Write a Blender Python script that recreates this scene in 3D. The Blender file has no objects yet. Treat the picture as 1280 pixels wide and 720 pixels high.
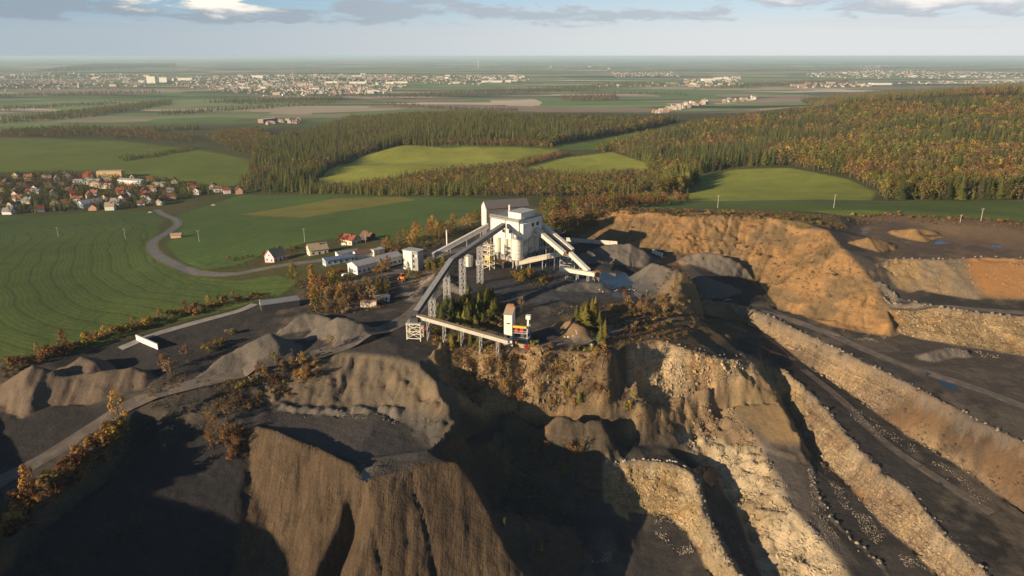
import bpy, bmesh, math, random
import numpy as np
from mathutils import Vector, Matrix, geometry
random.seed(7); RNG = np.random.default_rng(7)
S = bpy.context.scene
COL = S.collection
# ------------------------------------------------------------------ camera, world, sun, exposure
F = 900.0; PITCH = math.atan(290/900.0); CAMH = 110.0
cam_d = bpy.data.cameras.new('camera'); cam = bpy.data.objects.new('camera', cam_d); COL.objects.link(cam)
cam.location = (0, 0, CAMH); cam.rotation_euler = (math.pi/2 - PITCH, 0, 0)
cam_d.sensor_width = 36.0; cam_d.lens = 36.0*F/1280.0; cam_d.clip_start = 1.0; cam_d.clip_end = 200000.0
S.camera = cam
S.view_settings.view_transform = 'Standard'; S.view_settings.look = 'None'
S.view_settings.gamma = 1.0; S.view_settings.use_curve_mapping = False
S.view_settings.exposure = 0.70
S.cycles.use_denoising = True
S.cycles.max_bounces = 5; S.cycles.diffuse_bounces = 2; S.cycles.glossy_bounces = 2; S.cycles.volume_bounces = 1
S.cycles.transparent_max_bounces = 6

SUN_ELEV = math.radians(16.0)
SUN_DX, SUN_DY = 0.80, 0.60                   # direction the light travels in plan
sl = bpy.data.lights.new('sun', 'SUN'); sun = bpy.data.objects.new('sun', sl); COL.objects.link(sun)
sl.energy = 5.0; sl.angle = math.radians(0.5); sl.color = (1.0, 0.77, 0.50)
to_sun = Vector((-SUN_DX*math.cos(SUN_ELEV), -SUN_DY*math.cos(SUN_ELEV), math.sin(SUN_ELEV)))
sun.rotation_euler = to_sun.to_track_quat('Z', 'Y').to_euler()
sun.location = (-300, -200, 300)

def nd(nt, typ, **kw):
    n = nt.nodes.new(typ)
    for k, v in kw.items():
        if k.startswith('i_'):
            n.inputs[k[2:].replace('_', ' ')].default_value = v
        else:
            setattr(n, k, v)
    return n

def build_world():
    w = bpy.data.worlds.new('World'); S.world = w; w.use_nodes = True
    nt = w.node_tree; nt.nodes.clear(); L = nt.links.new
    out = nd(nt, 'ShaderNodeOutputWorld'); bg = nd(nt, 'ShaderNodeBackground')
    sky = nd(nt, 'ShaderNodeTexSky', sky_type='NISHITA', sun_disc=False)
    sky.sun_elevation = SUN_ELEV
    sky.sun_rotation = math.atan2(to_sun.x, to_sun.y)
    sky.altitude = 300; sky.air_density = 1.0; sky.dust_density = 0.5; sky.ozone_density = 2.5
    bg.inputs['Strength'].default_value = 0.05
    tc = nd(nt, 'ShaderNodeTexCoord')
    sep = nd(nt, 'ShaderNodeSeparateXYZ'); L(tc.outputs['Generated'], sep.inputs[0])
    def M(op, a, b=None, c=None):
        n = nd(nt, 'ShaderNodeMath', operation=op)
        for i, x in enumerate((a, b, c)):
            if x is None: continue
            if isinstance(x, (int, float)): n.inputs[i].default_value = x
            else: L(x, n.inputs[i])
        return n.outputs[0]
    def ramp(x, lo, hi):
        n = nd(nt, 'ShaderNodeMapRange', interpolation_type='SMOOTHSTEP'); L(x, n.inputs[0])
        n.inputs[1].default_value = lo; n.inputs[2].default_value = hi
        return n.outputs[0]
    # azimuth and elevation in degrees (0 = +Y)
    az = M('MULTIPLY', M('ARCTAN2', sep.outputs[0], sep.outputs[1]), 57.2958)
    el = M('MULTIPLY', M('ARCSINE', sep.outputs[2]), 57.2958)
    def noise(sx, sy, ox, det, rough=0.55, dist=0.0):
        cb = nd(nt, 'ShaderNodeCombineXYZ')
        L(M('ADD', M('MULTIPLY', az, sx), ox), cb.inputs[0]); L(M('MULTIPLY', el, sy), cb.inputs[1])
        n = nd(nt, 'ShaderNodeTexNoise'); L(cb.outputs[0], n.inputs['Vector'])
        n.inputs['Scale'].default_value = 1.0; n.inputs['Detail'].default_value = det
        n.inputs['Roughness'].default_value = rough; n.inputs['Distortion'].default_value = dist
        return n.outputs['Fac']
    n1 = noise(0.06, 0.55, 3.3, 8, 0.6)
    n2 = noise(0.24, 0.95, 11.0, 9, 0.6, 0.25)
    n3 = noise(0.05, 1.6, 29.0, 7, 0.6)
    def mixc(f, a, b):
        n = nd(nt, 'ShaderNodeMix', data_type='RGBA')
        if isinstance(f, float): n.inputs[0].default_value = f
        else: L(f, n.inputs[0])
        for i, x in ((6, a), (7, b)):
            if isinstance(x, tuple): n.inputs[i].default_value = (*x, 1)
            else: L(x, n.inputs[i])
        return n.outputs[2]
    def heap(a0, e0, wa, we):                        # a single cumulus: soft ellipse in azimuth and elevation
        p = M('DIVIDE', M('SUBTRACT', az, a0), wa); q = M('DIVIDE', M('SUBTRACT', el, e0), we)
        return M('SUBTRACT', 1.0, M('SQRT', M('ADD', M('MULTIPLY', p, p), M('MULTIPLY', q, q))))
    side = ramp(az, -38.0, 22.0)
    # clear air: pale towards the horizon, deeper blue above, brighter to the east
    hor = mixc(side, (5.3, 6.2, 6.9), (9.2, 9.5, 9.5)); up = mixc(side, (2.9, 5.6, 7.6), (6.6, 9.0, 10.4))
    near_sky = mixc(ramp(el, 1.2, 4.6), hor, up)
    c = mixc(ramp(el, 3.6, 8.0), near_sky, sky.outputs[0])
    # thin streaks
    st = M('MULTIPLY', ramp(n3, 0.50, 0.68), M('MULTIPLY', ramp(el, 0.9, 2.0), M('SUBTRACT', 1.0, ramp(el, 5.0, 10.0))))
    c = mixc(M('MULTIPLY', st, 0.55), c, mixc(side, (5.8, 6.5, 7.2), (8.6, 8.6, 8.9)))
    # cumulus bank with flat grey bases, and the brighter heaps in it
    h = M('MAXIMUM', heap(-21.5, 3.45, 4.6, 1.8), M('MAXIMUM', heap(-31.0, 3.0, 9.0, 1.1), M('MAXIMUM', heap(-9.0, 3.0, 10.0, 1.0), M('MAXIMUM', heap(3.0, 2.75, 12.0, .7), M('MAXIMUM', heap(27.0, 3.6, 13.0, 1.3), heap(17.0, 4.6, 9.0, .9))))))
    body = ramp(M('ADD', M('MULTIPLY', h, 0.55), M('ADD', M('MULTIPLY', M('SUBTRACT', n2, .5), 2.1), M('MULTIPLY', M('SUBTRACT', n1, .5), .5))), 0.02, 0.30)
    body = M('MULTIPLY', body, M('MULTIPLY', ramp(M('ADD', el, M('MULTIPLY', n1, .8)), 2.35, 2.7), M('SUBTRACT', 1.0, ramp(el, 6.0, 11.0))))
    top = ramp(M('ADD', M('ADD', M('MULTIPLY', M('SUBTRACT', n2, .5), 3.2), M('MULTIPLY', M('MAXIMUM', heap(-21.5, 3.7, 4.5, 1.2), M('MULTIPLY', heap(33.0, 4.3, 9.0, 1.4), .8)), 0.9)), M('MULTIPLY', M('SUBTRACT', el, 3.0), .55)), -0.10, 0.85)
    ccol = mixc(top, mixc(side, (3.9, 4.8, 5.6), (6.4, 7.0, 7.7)), mixc(side, (15.0, 13.6, 11.4), (12.4, 11.7, 11.0)))
    c = mixc(M('MULTIPLY', body, 0.92), c, ccol)
    L(c, bg.inputs[0]); L(bg.outputs[0], out.inputs[0])
build_world()

# ------------------------------------------------------------------ helpers: tags, meshes
def tag(o, label=None, cat=None, group=None, kind=None):
    if label: o['label'] = label
    if cat: o['category'] = cat
    if group: o['group'] = group
    if kind: o['kind'] = kind
    return o
def thing(name, label, cat, loc=(0, 0, 0), rz=0.0, group=None):
    o = bpy.data.objects.new(name, None); COL.objects.link(o)
    o.empty_display_size = 0.5; o.location = loc; o.rotation_euler = (0, 0, rz)
    return tag(o, label, cat, group)
class MB:
    """collects simple solids into one mesh"""
    def __init__(s): s.v = []; s.f = []
    def add(s, v, f):
        b = len(s.v); s.v += [tuple(p) for p in v]; s.f += [tuple(i+b for i in q) for q in f]; return s
    def box(s, x0, x1, y0, y1, z0, z1):
        v = [(x0,y0,z0),(x1,y0,z0),(x1,y1,z0),(x0,y1,z0),(x0,y0,z1),(x1,y0,z1),(x1,y1,z1),(x0,y1,z1)]
        return s.add(v, [(3,2,1,0),(4,5,6,7),(0,1,5,4),(1,2,6,5),(2,3,7,6),(3,0,4,7)])
    def bar(s, a, b, w, h=None):
        a, b = Vector(a), Vector(b); h = h or w; d = (b-a).normalized()
        up = Vector((0,0,1)) if abs(d.z) < .95 else Vector((0,1,0))
        r = d.cross(up).normalized()*w/2; u = r.cross(d).normalized()*h/2
        v = [a-r-u, a+r-u, a+r+u, a-r+u, b-r-u, b+r-u, b+r+u, b-r+u]
        return s.add(v, [(0,1,2,3),(7,6,5,4),(0,4,5,1),(1,5,6,2),(2,6,7,3),(3,7,4,0)])
    def tube(s, a, b, r0, r1=None, n=8, cap=True):
        a, b = Vector(a), Vector(b); r1 = r0 if r1 is None else r1; d = (b-a).normalized()
        up = Vector((0,0,1)) if abs(d.z) < .95 else Vector((0,1,0))
        x = d.cross(up).normalized(); y = d.cross(x)
        v = [a+(x*math.cos(t)+y*math.sin(t))*r0 for t in (2*math.pi*i/n for i in range(n))]
        v += [b+(x*math.cos(t)+y*math.sin(t))*r1 for t in (2*math.pi*i/n for i in range(n))]
        f = [(i, i+n, (i+1) % n+n, (i+1) % n) for i in range(n)]
        if cap: f += [tuple(range(n)), tuple(range(2*n-1, n-1, -1))]
        return s.add(v, f)
    def prism(s, poly, y0, y1):
        n = len(poly); v = [(x, y0, z) for x, z in poly]+[(x, y1, z) for x, z in poly]
        f = [(i, (i+1) % n, (i+1) % n+n, i+n) for i in range(n)]+[tuple(range(n-1, -1, -1)), tuple(range(n, 2*n))]
        return s.add(v, f)
    def mesh(s, name, mat=None):
        m = bpy.data.meshes.new(name); m.from_pydata(s.v, [], s.f); m.update()
        if mat: m.materials.append(mat)
        return m
    def build(s, name, mat=None, parent=None, fix=True):
        m = s.mesh(name, mat)
        if fix:
            bm = bmesh.new(); bm.from_mesh(m); bmesh.ops.recalc_face_normals(bm, faces=bm.faces); bm.to_mesh(m); bm.free()
        o = bpy.data.objects.new(name, m); COL.objects.link(o)
        if parent is not None: o.parent = parent
        return o
def inst(name, mesh, parent=None, loc=(0,0,0), rz=0.0, sc=1.0):
    o = bpy.data.objects.new(name, mesh); COL.objects.link(o); o.parent = parent
    o.location = loc; o.rotation_euler = (0, 0, rz); o.scale = (sc, sc, sc) if isinstance(sc, (int, float)) else sc
    return o

# ------------------------------------------------------------------ noise in numpy
def _hash(ix, iy, seed):
    h = (ix.astype(np.int64)*374761393 + iy.astype(np.int64)*668265263 + seed*974711) & 0xffffffff
    h = ((h ^ (h >> 13))*1274126177) & 0xffffffff
    return ((h ^ (h >> 16)) & 0xffff)/65535.0
def vnoise(x, y, seed=0):
    ix = np.floor(x); iy = np.floor(y); fx = x-ix; fy = y-iy
    fx = fx*fx*fx*(fx*(fx*6-15)+10); fy = fy*fy*fy*(fy*(fy*6-15)+10)
    a = _hash(ix, iy, seed); b = _hash(ix+1, iy, seed); c = _hash(ix, iy+1, seed); d = _hash(ix+1, iy+1, seed)
    return ((a*(1-fx)+b*fx)*(1-fy)+(c*(1-fx)+d*fx)*fy)*2-1
def fbm(x, y, octv=4, seed=0, gain=0.5):
    s = 0; a = 1; t = 0
    for i in range(octv):
        s = s+a*vnoise(x*(2**i)+i*17.3, y*(2**i)-i*9.1, seed+i); t += a; a *= gain
    return s/t
def sstep(e0, e1, x):
    t = np.clip((x-e0)/(e1-e0), 0, 1); return t*t*(3-2*t)

# ------------------------------------------------------------------ surveying: a sight line of the camera meets a level
CP, SP = math.cos(PITCH), math.sin(PITCH)
def ray(u, v):
    a = (u-640)/F; b = -(v-360)/F
    return np.array([a, CP+b*SP, -SP+b*CP])
def W(u, v, z):
    d = ray(u, v); t = (z-CAMH)/d[2]
    return (d[0]*t, d[1]*t, z)
def proj(x, y, z):
    dz = z-CAMH; f = y*CP-dz*SP; up = y*SP+dz*CP
    return 640+F*x/f, 360-F*up/f

# survey lines: (u, v, level) vertices; crest and toe of each face
LINES_P = {
 'slope_crest': [(690,258,6),(760,262,12),(800,265,13),(870,268,14),(950,270,13),(1005,278,12),(1035,287,11),(1052,310,8),(1080,340,0),(1095,362,-6),(1110,385,-12),(1116,404,-16)],
 'slope_toe': [(720,300,-1),(770,304,-2),(800,311,-3),(845,316,-4),(880,318,-6),(915,330,-10),(945,347,-14),(970,380,-18),(1040,408,-20),(1085,416,-21),(1112,420,-22)],
 'A_crest': [(878,374,-12),(900,378,-14.5),(930,384,-17.5),(965,397,-19.5),(1000,414,-21),(1090,458,-22.7),(1150,488,-24),(1230,530,-25),(1280,555,-26),(1400,625,-28),(1480,700,-30)],
 'A_toe': [(870,388,-18),(900,394,-21.5),(935,402,-24),(960,418,-27),(1000,450,-32),(1060,490,-35.5),(1130,540,-40),(1200,582,-41.5),(1280,640,-45),(1370,720,-48)],
 'B_crest': [(955,446,-27.5),(985,468,-30.5),(1018,497,-33.2),(1058,545,-36.7),(1099,588,-39.7),(1139,615,-41.2),(1162,648,-43),(1203,690,-45),(1240,725,-46.3),(1310,790,-48.5)],
 'B_toe': [(968,480,-34.5),(985,520,-43),(1008,557,-47),(1031,577,-48),(1068,614,-49.8),(1105,655,-53),(1142,687,-53.5),(1190,740,-55),(1230,800,-56)],
 'D_crest': [(885,488,-28),(910,505,-34),(950,560,-42.5),(984,631,-47),(1038,688,-51.5),(1075,745,-53),(1095,800,-54)],
 'D_toe': [(852,545,-41),(868,548,-42.5),(895,590,-50.5),(930,640,-54.5),(951,690,-58),(968,735,-61),(985,800,-63)],
 'slab_edge': [(953,456,-27.8),(975,500,-33.5),(1010,572,-42.6)],
 'ramp_edge': [(957,462,-30),(986,520,-39),(1013,583,-45),(1018,611,-46.8),(1038,645,-50),(1068,677,-52.3),(1105,710,-54),(1150,775,-55.5)],
 'G_crest': [(760,579,-39.5),(780,576,-40),(810,576,-40.2),(840,580,-41),(862,590,-42.5),(874,612,-45),(880,640,-47.3),(905,690,-51),(925,720,-53),(952,770,-55)],
 'G_toe': [(764,625,-50),(780,636,-53),(806,640,-54.3),(840,646,-54.8),(862,668,-56),(880,696,-57.5),(895,724,-59.5),(915,775,-61)],
 'trough': [(815,556,-40.3),(850,562,-42),(885,604,-49),(915,655,-53),(935,705,-56.5),(960,760,-60)],
 'block_crest': [(772,447,-8.5),(788,431,-7),(820,425,-7.5),(850,435,-10),(900,450,-15.5),(940,453,-21)],
 'block_toe': [(795,482,-20.5),(812,492,-26),(832,495,-28.5),(858,492,-27.5),(890,478,-23.8),(920,470,-23.5)],
 'block_top': [(800,412,-6.3),(850,405,-9),(900,417,-15.5),(950,435,-24)],
 'notch': [(778,474,-19),(788,490,-22.5)],
 'apron': [(800,505,-25),(840,520,-33),(800,540,-35),(765,545,-35)],
 'wall_crest': [(522,424,-3),(560,432,-3),(600,437,-3.2),(640,437,-3),(700,440,-3.2),(745,441,-4),(761,446,-5)],
 'wall_toe': [(560,490,-17),(600,504,-19.5),(640,510,-21.5),(700,514,-22),(750,520,-24),(764,505,-25)],
 'pit_road': [(540,562,-21),(575,548,-26),(610,536,-28.5),(650,529,-30),(700,531,-32),(750,540,-35),(790,556,-38.5)],
 'pit_road_s': [(550,572,-22),(590,562,-28),(625,548,-30.5),(660,542,-32),(700,546,-34),(740,556,-37)],
 'pit_floor': [(620,640,-49),(690,650,-52),(740,690,-55),(800,690,-56.5),(850,720,-59),(700,760,-56),(850,790,-62)],
 'pit_mid': [(640,590,-41),(700,590,-43),(735,600,-45)],
 'H_back': [(340,462,-6.5),(360,452,-4.5),(390,445,-3),(440,439,-2.5),(500,446,-2.5),(525,455,-3.5),(545,475,-5),(562,505,-10.5),(570,524,-13.4)],
 'H_toe': [(332,502,-13),(350,509,-14.3),(400,516,-16),(440,514,-16.3),(480,513,-15.6),(528,512,-14),(553,527,-14.6)],
 'H_edge': [(548,545,-16),(535,562,-17.5),(500,584,-18)],
 'T_left': [(306,534,-15.2),(322,533,-13.4),(347,538,-11.6),(375,551,-12.2),(402,560,-13.4),(432,576,-14.2),(452,601,-17.4)],
 'T_left_in': [(326,531,-14.6),(351,538,-15.4),(402,560,-16.4),(434,576,-17.2)],
 'T_right': [(458,605,-17.6),(500,588,-16),(560,577,-15.8),(577,578,-17),(592,598,-21)],
 'T_right_in': [(500,587,-18.2),(556,576,-18)],
 'T_ridge': [(592,598,-21),(612,640,-29),(636,690,-37),(655,730,-43),(690,790,-51)],
 'T_gully': [(454,624,-24),(441,672,-33),(417,722,-40.5),(396,790,-48)],
 'lobe_l_nose': [(437,606,-20.8),(421,658,-27.5),(397,712,-34.5),(375,780,-41)],
 'lobe_r_nose': [(464,632,-21.5),(455,684,-28.5),(440,735,-35.5)],
 'lobe_left_toe': [(306,548,-17),(314,600,-24.5),(329,642,-30.5),(320,690,-37.5),(308,735,-42),(290,800,-46)],
 'lobe_r_foot': [(450,765,-41),(540,790,-46),(620,795,-49)],
 'darkfloor': [(290,548,-17.5),(240,540,-16.5),(205,560,-18),(250,600,-23),(225,640,-27),(280,680,-33.5),(230,720,-33),(190,700,-29),(230,800,-38),(150,790,-32)],
 'bench_ridge': [(172,640,-22.5),(120,668,-23.5),(60,695,-24.5),(0,728,-26),(-60,760,-27)],
 'bench_ridge_toe': [(182,658,-26),(135,692,-28),(75,725,-30),(20,765,-31)],
 'bench_top': [(140,620,-22),(80,650,-22.5),(20,690,-24)],
 'bank_crest': [(172,512,-10.5),(152,530,-10.8),(112,570,-12.3),(62,615,-13.2),(22,650,-13.7),(-30,690,-14.5),(-100,760,-16)],
 'bank_toe': [(182,545,-17),(155,580,-19.5),(100,630,-21),(50,672,-22),(-10,720,-23.5),(-70,780,-24.5)],
 'road_l': [(300,468,-6),(255,478,-6.5),(210,490,-8),(171,503,-9.5),(130,528,-11.5),(60,577,-13.5),(0,612,-14.5)],
 'road_l2': [(300,482,-7.5),(250,500,-9.5),(210,515,-11.5)],
 'left_low': [(0,515,-11),(60,525,-11.5),(120,515,-11),(0,550,-13.5),(-60,560,-14)],
 'mound_front': [(-40,514,-10.5),(30,510,-10),(90,502,-9.5),(150,496,-8.5),(190,490,-7.5)],
 'mound_back': [(0,455,-5),(60,440,-4),(120,425,-3.5),(180,418,-3),(240,400,-2)],
 'yard_l': [(215,470,-5.5),(250,450,-4.5),(300,420,-3),(360,390,-1),(330,375,-0.5),(340,440,-4.5)],
 'bushslope': [(290,505,-10.5),(330,480,-8)],
 'yard': [(420,420,-1),(480,420,-1.5),(500,400,-1),(450,380,0),(520,380,0),(560,350,0),(620,335,0),(700,340,-1),(760,340,-1.5),(700,372,-1),(640,375,-1),(780,372,-2.5),(840,372,-5),(600,360,0.5),(640,415,-2),(700,420,-2.5),(740,420,-3),(560,395,-0.5),(590,410,-2)],
 'yard_back': [(500,318,0),(560,305,0),(600,300,0),(680,300,0),(690,285,2)],
 'saddle': [(790,373,-3),(840,377,-4.5),(800,391,-5.5),(785,402,-6),(830,391,-6),(858,388,-8),(862,368,-6.5),(905,368,-13)],
 'mid_floor': [(884,405,-17),(905,430,-22),(860,412,-12)],
 # upper quarry on the east side
 'U_floor': [(1075,275,8),(1060,290,6),(1100,300,5),(1160,290,6),(1230,300,5),(1290,295,5),(1400,310,5),(1180,310,4.5),(1270,312,4.5)],
 'U_crest': [(1098,330,3),(1112,324,4),(1140,324,4),(1180,325,4),(1230,322,4),(1285,324,4),(1400,340,4)],
 'U_toe': [(1122,352,-4),(1150,362,-7),(1180,369,-8.5),(1225,376,-9.5),(1285,379,-9.5),(1400,392,-10)],
 'L_crest': [(1122,372,-9.5),(1150,381,-9.8),(1200,388,-10),(1240,393,-10),(1285,397,-10),(1400,412,-10.5)],
 'L_toe': [(1122,416,-21.5),(1150,424,-22),(1185,430,-22.3),(1225,436,-22.6),(1285,446,-23),(1400,465,-23.5)],
 'R_floor': [(1000,405,-20.5),(1050,435,-21.5),(1150,450,-23),(1250,470,-23.5),(1200,500,-24),(1285,520,-25),(1400,560,-26),(1400,500,-25)],
 'U_back': [(1060,270,11),(1120,275,10),(1200,278,11),(1285,284,11),(1400,292,11)],
 # country beyond the quarry
 'c0': [(1000,262,11),(1100,262,12),(1285,270,12),(1000,250,2),(1100,249,0),(1285,250,3),(900,250,-6),(850,255,0),(900,262,11)],
 'c1': [(1000,212,-12),(920,232,-14),(840,240,-24),(1095,245,-3)],
 'c2': [(760,248,-20),(700,250,-22),(640,255,-16),(600,275,-6),(560,285,-3),(520,295,-2),(480,305,-1),(440,320,0)],
 'c3': [(540,250,-32),(440,255,-38),(380,260,-42),(320,262,-48),(260,264,-53)],
 'c4': [(400,300,-13),(340,295,-22),(280,290,-32),(340,330,-6),(270,340,-10),(230,320,-20),(200,300,-32)],
 'c5': [(340,370,-1),(240,385,-2),(140,420,-2.5),(60,440,-3),(0,452,-4),(-80,470,-5)],
 'c6': [(240,350,-11),(140,370,-11),(60,380,-12),(0,390,-12),(-80,395,-13)],
 'c7': [(140,330,-25),(60,335,-26),(0,340,-27),(-80,340,-28)],
 'c8': [(200,265,-58),(100,268,-59),(0,272,-59),(-100,275,-60)],
 'c9': [(280,235,-60),(200,225,-60),(100,218,-60),(0,216,-60),(-100,216,-60)],
 'c10': [(320,200,-58),(200,185,-61),(100,175,-62),(0,172,-63),(-100,172,-63)],
 'c11': [(540,225,-46),(420,232,-52),(400,222,-52),(440,205,-47),(500,185,-40),(580,182,-38),(660,182,-38),(650,205,-43),(720,210,-43),(800,212,-38)],
 'c12': [(700,190,-42),(760,190,-40),(820,198,-36),(800,180,-38),(760,165,-38)],
}
LINES_XYZ = [
 # unseen banks added past the west edge to shade the low floors, and the ground under and behind the camera
 [(-178,95,3),(-186,130,4.5),(-192,160,2.0),(-198,190,-2),(-206,215,-5),(-216,250,-5)],
 [(-160,110,-16),(-166,150,-14),(-174,185,-13),(-184,215,-9)],
 [(-230,120,-2),(-240,180,-2),(-280,240,-2)],
 [(-150,120,-26),(-60,130,-50),(40,130,-58),(120,130,-56),(175,130,-45),(230,130,-30)],
 [(-200,40,-20),(-50,40,-40),(80,40,-50),(200,40,-40)],
 [(-300,0,-5),(300,0,-10),(-300,-300,0),(300,-300,0),(-600,200,-20),(500,200,-5),(500,350,10),(-500,-100,-5),(500,0,0)],
 # wooded hills
 [(-330,1500,-52),(-200,1560,-40),(-60,1640,-24),(60,1700,-18),(200,1720,-20),(340,1700,-22),(480,1660,-18),(640,1600,-2),(800,1560,22),(980,1520,40),(1200,1480,48),(1500,1450,50)],
 [(480,1100,-22),(560,960,-8),(640,820,2),(700,1000,10),(800,1150,20),(560,1250,-18),(400,1300,-34),(950,1000,30),(900,700,16),(1400,900,40),(480,700,-2)],
 [(-300,1250,-58),(-240,1150,-57),(-340,1000,-59),(-500,1700,-64)],
 [(-400,2300,-70),(0,2500,-68),(400,2500,-68),(800,2500,-60),(1300,2400,-40),(2000,2300,-20)],
 [(-2000,2500,-70),(-1500,1500,-66),(-1200,900,-62),(-1000,500,-45),(-800,-500,-20),(1500,300,20),(2000,1200,40)],
 [(-3000,4000,-75),(0,3600,-75),(1500,3500,-75),(3500,4000,-75)],
]
# ------------------------------------------------------------------ terrain: triangulate the survey lines, then a regular sheet
def build_tin():
    P, E = [], []
    allL = [[W(*p) for p in l] for l in LINES_P.values()]
    keys = list(LINES_P.keys())
    for k, l in zip(keys, allL):
        b = len(P); P += l
        if not (k[0] == 'c' and k[1].isdigit()) and k not in ('yard', 'pit_floor', 'darkfloor', 'U_floor', 'R_floor', 'U_back', 'yard_l', 'saddle', 'mid_floor', 'apron'):
            E += [(b+i, b+i+1) for i in range(len(l)-1)]
    for l in LINES_XYZ: P += list(l)
    for k in range(28):                                     # the plain, out to the horizon
        a = 2*math.pi*k/28
        for r, z in ((6000, -78), (15000, -80), (90000, -80)):
            P.append((r*math.sin(a), r*math.cos(a), z if math.cos(a) > -.2 else z+40))
    P = [tuple(p) for p in P]
    res = geometry.delaunay_2d_cdt([Vector((p[0], p[1])) for p in P], E, [], 0, 1e-4)
    vs, _, fs, ov, _, _ = res
    A = np.array(P); V = np.zeros((len(vs), 3)); ncross = []
    for i, v in enumerate(vs):
        V[i, 0], V[i, 1] = v
        if ov[i]: V[i, 2] = np.mean([A[j, 2] for j in ov[i]])
        else:
            d = np.hypot(A[:, 0]-v[0], A[:, 1]-v[1]); j = np.argsort(d)[:4]; w = 1/(d[j]+.1)
            V[i, 2] = (A[j, 2]*w).sum()/w.sum()
            ncross.append(tuple(round(q) for q in proj(*V[i])))
    if ncross: print('crossing survey lines near px', ncross[:40])
    return V, np.array([f for f in fs if len(f) == 3])

def axis(lo_fine, hi_fine, step, far_lo, far_hi, g1, lim1, g2):
    def grow(start, end):
        o = []; s = step; x = start
        while x < end:
            s = s*(g1 if x-start < lim1 else g2); x += s; o.append(x)
        return o
    mid = list(np.arange(lo_fine, hi_fine+.1, step))
    up = grow(hi_fine, far_hi); dn = [2*lo_fine-q for q in grow(lo_fine, 2*lo_fine-far_lo)]
    return np.array(dn[::-1]+mid+up)
XS = axis(-185, 212, 0.8, -90000, 90000, 1.012, 700, 1.12)
YS = axis(160, 465, 0.8, -3000, 90000, 1.0085, 1900, 1.11)
NX, NY = len(XS), len(YS)
GX, GY = np.meshgrid(XS, YS)
def raster_tin(V, T):
    Z = np.full((NY, NX), -80.0)
    for t in T:
        a, b, c = V[t]
        i0, i1 = np.searchsorted(XS, (min(a[0], b[0], c[0]), max(a[0], b[0], c[0])))
        j0, j1 = np.searchsorted(YS, (min(a[1], b[1], c[1]), max(a[1], b[1], c[1])))
        if i1 <= i0 or j1 <= j0: continue
        x = XS[i0:i1][None, :]; y = YS[j0:j1][:, None]
        den = (b[1]-c[1])*(a[0]-c[0])+(c[0]-b[0])*(a[1]-c[1])
        if abs(den) < 1e-9: continue
        l1 = ((b[1]-c[1])*(x-c[0])+(c[0]-b[0])*(y-c[1]))/den
        l2 = ((c[1]-a[1])*(x-c[0])+(a[0]-c[0])*(y-c[1]))/den
        l3 = 1-l1-l2; m = (l1 >= -1e-6) & (l2 >= -1e-6) & (l3 >= -1e-6)
        z = l1*a[2]+l2*b[2]+l3*c[2]
        sub = Z[j0:j1, i0:i1]; sub[m] = z[m]
    return Z
def blur(Z, n=1):
    for _ in range(n):
        Q = np.pad(Z, 1, mode='edge')
        Z = (Q[:-2, 1:-1]+Q[2:, 1:-1]+2*Q[1:-1, 1:-1])/4
        Q = np.pad(Z, 1, mode='edge')
        Z = (Q[1:-1, :-2]+Q[1:-1, 2:]+2*Q[1:-1, 1:-1])/4
    return Z
def seg_dist(x, y, poly):
    """distance to a plan polyline and the interpolated third value along it"""
    best = np.full(np.shape(x), 1e9); val = np.zeros(np.shape(x)); arc = np.zeros(np.shape(x)); L0 = 0
    for a, b in zip(poly[:-1], poly[1:]):
        dx, dy = b[0]-a[0], b[1]-a[1]; l2 = dx*dx+dy*dy+1e-9; l = math.sqrt(l2)
        t = np.clip(((x-a[0])*dx+(y-a[1])*dy)/l2, 0, 1)
        d = np.hypot(x-a[0]-t*dx, y-a[1]-t*dy); m = d < best
        best = np.where(m, d, best); val = np.where(m, a[2]+t*(b[2]-a[2]), val); arc = np.where(m, L0+t*l, arc); L0 += l
    return best, val, arc
def window(pts, pad):
    xs = [p[0] for p in pts]; ys = [p[1] for p in pts]
    i0, i1 = np.searchsorted(XS, (min(xs)-pad, max(xs)+pad)); j0, j1 = np.searchsorted(YS, (min(ys)-pad, max(ys)+pad))
    return slice(j0, j1), slice(i0, i1)

HZ = None
def zat(x, y):
    x = np.asarray(x, float); y = np.asarray(y, float)
    i = np.clip(np.searchsorted(XS, x)-1, 0, NX-2); j = np.clip(np.searchsorted(YS, y)-1, 0, NY-2)
    fx = (x-XS[i])/(XS[i+1]-XS[i]); fy = (y-YS[j])/(YS[j+1]-YS[j])
    return (HZ[j, i]*(1-fx)+HZ[j, i+1]*fx)*(1-fy)+(HZ[j+1, i]*(1-fx)+HZ[j+1, i+1]*fx)*fy
def hit(u, v, far=60000.0):
    """where the sight line through (u, v) meets the ground"""
    d = ray(u, v); t = np.concatenate([np.arange(120, 700, 1.0), np.geomspace(700, far, 1500)])
    zr = CAMH+d[2]*t; g = zat(d[0]*t, d[1]*t); k = np.argmax(zr <= g)
    if zr[k] > g[k]: return W(u, v, -80.0)
    if k > 0:
        a = zr[k-1]-g[k-1]; b = zr[k]-g[k]; tt = t[k-1]+(t[k]-t[k-1])*a/(a-b+1e-9)
    else: tt = t[k]
    x, y = d[0]*tt, d[1]*tt
    return (x, y, float(zat(x, y)))
def inpoly(x, y, poly):
    m = np.zeros(np.shape(x), bool); n = len(poly)
    for k in range(n):
        x0, y0 = poly[k][:2]; x1, y1 = poly[(k+1) % n][:2]
        if y0 == y1: continue
        c = ((y0 > y) != (y1 > y)) & (x < (x1-x0)*(y-y0)/(y1-y0)+x0)
        m ^= c
    return m

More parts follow.
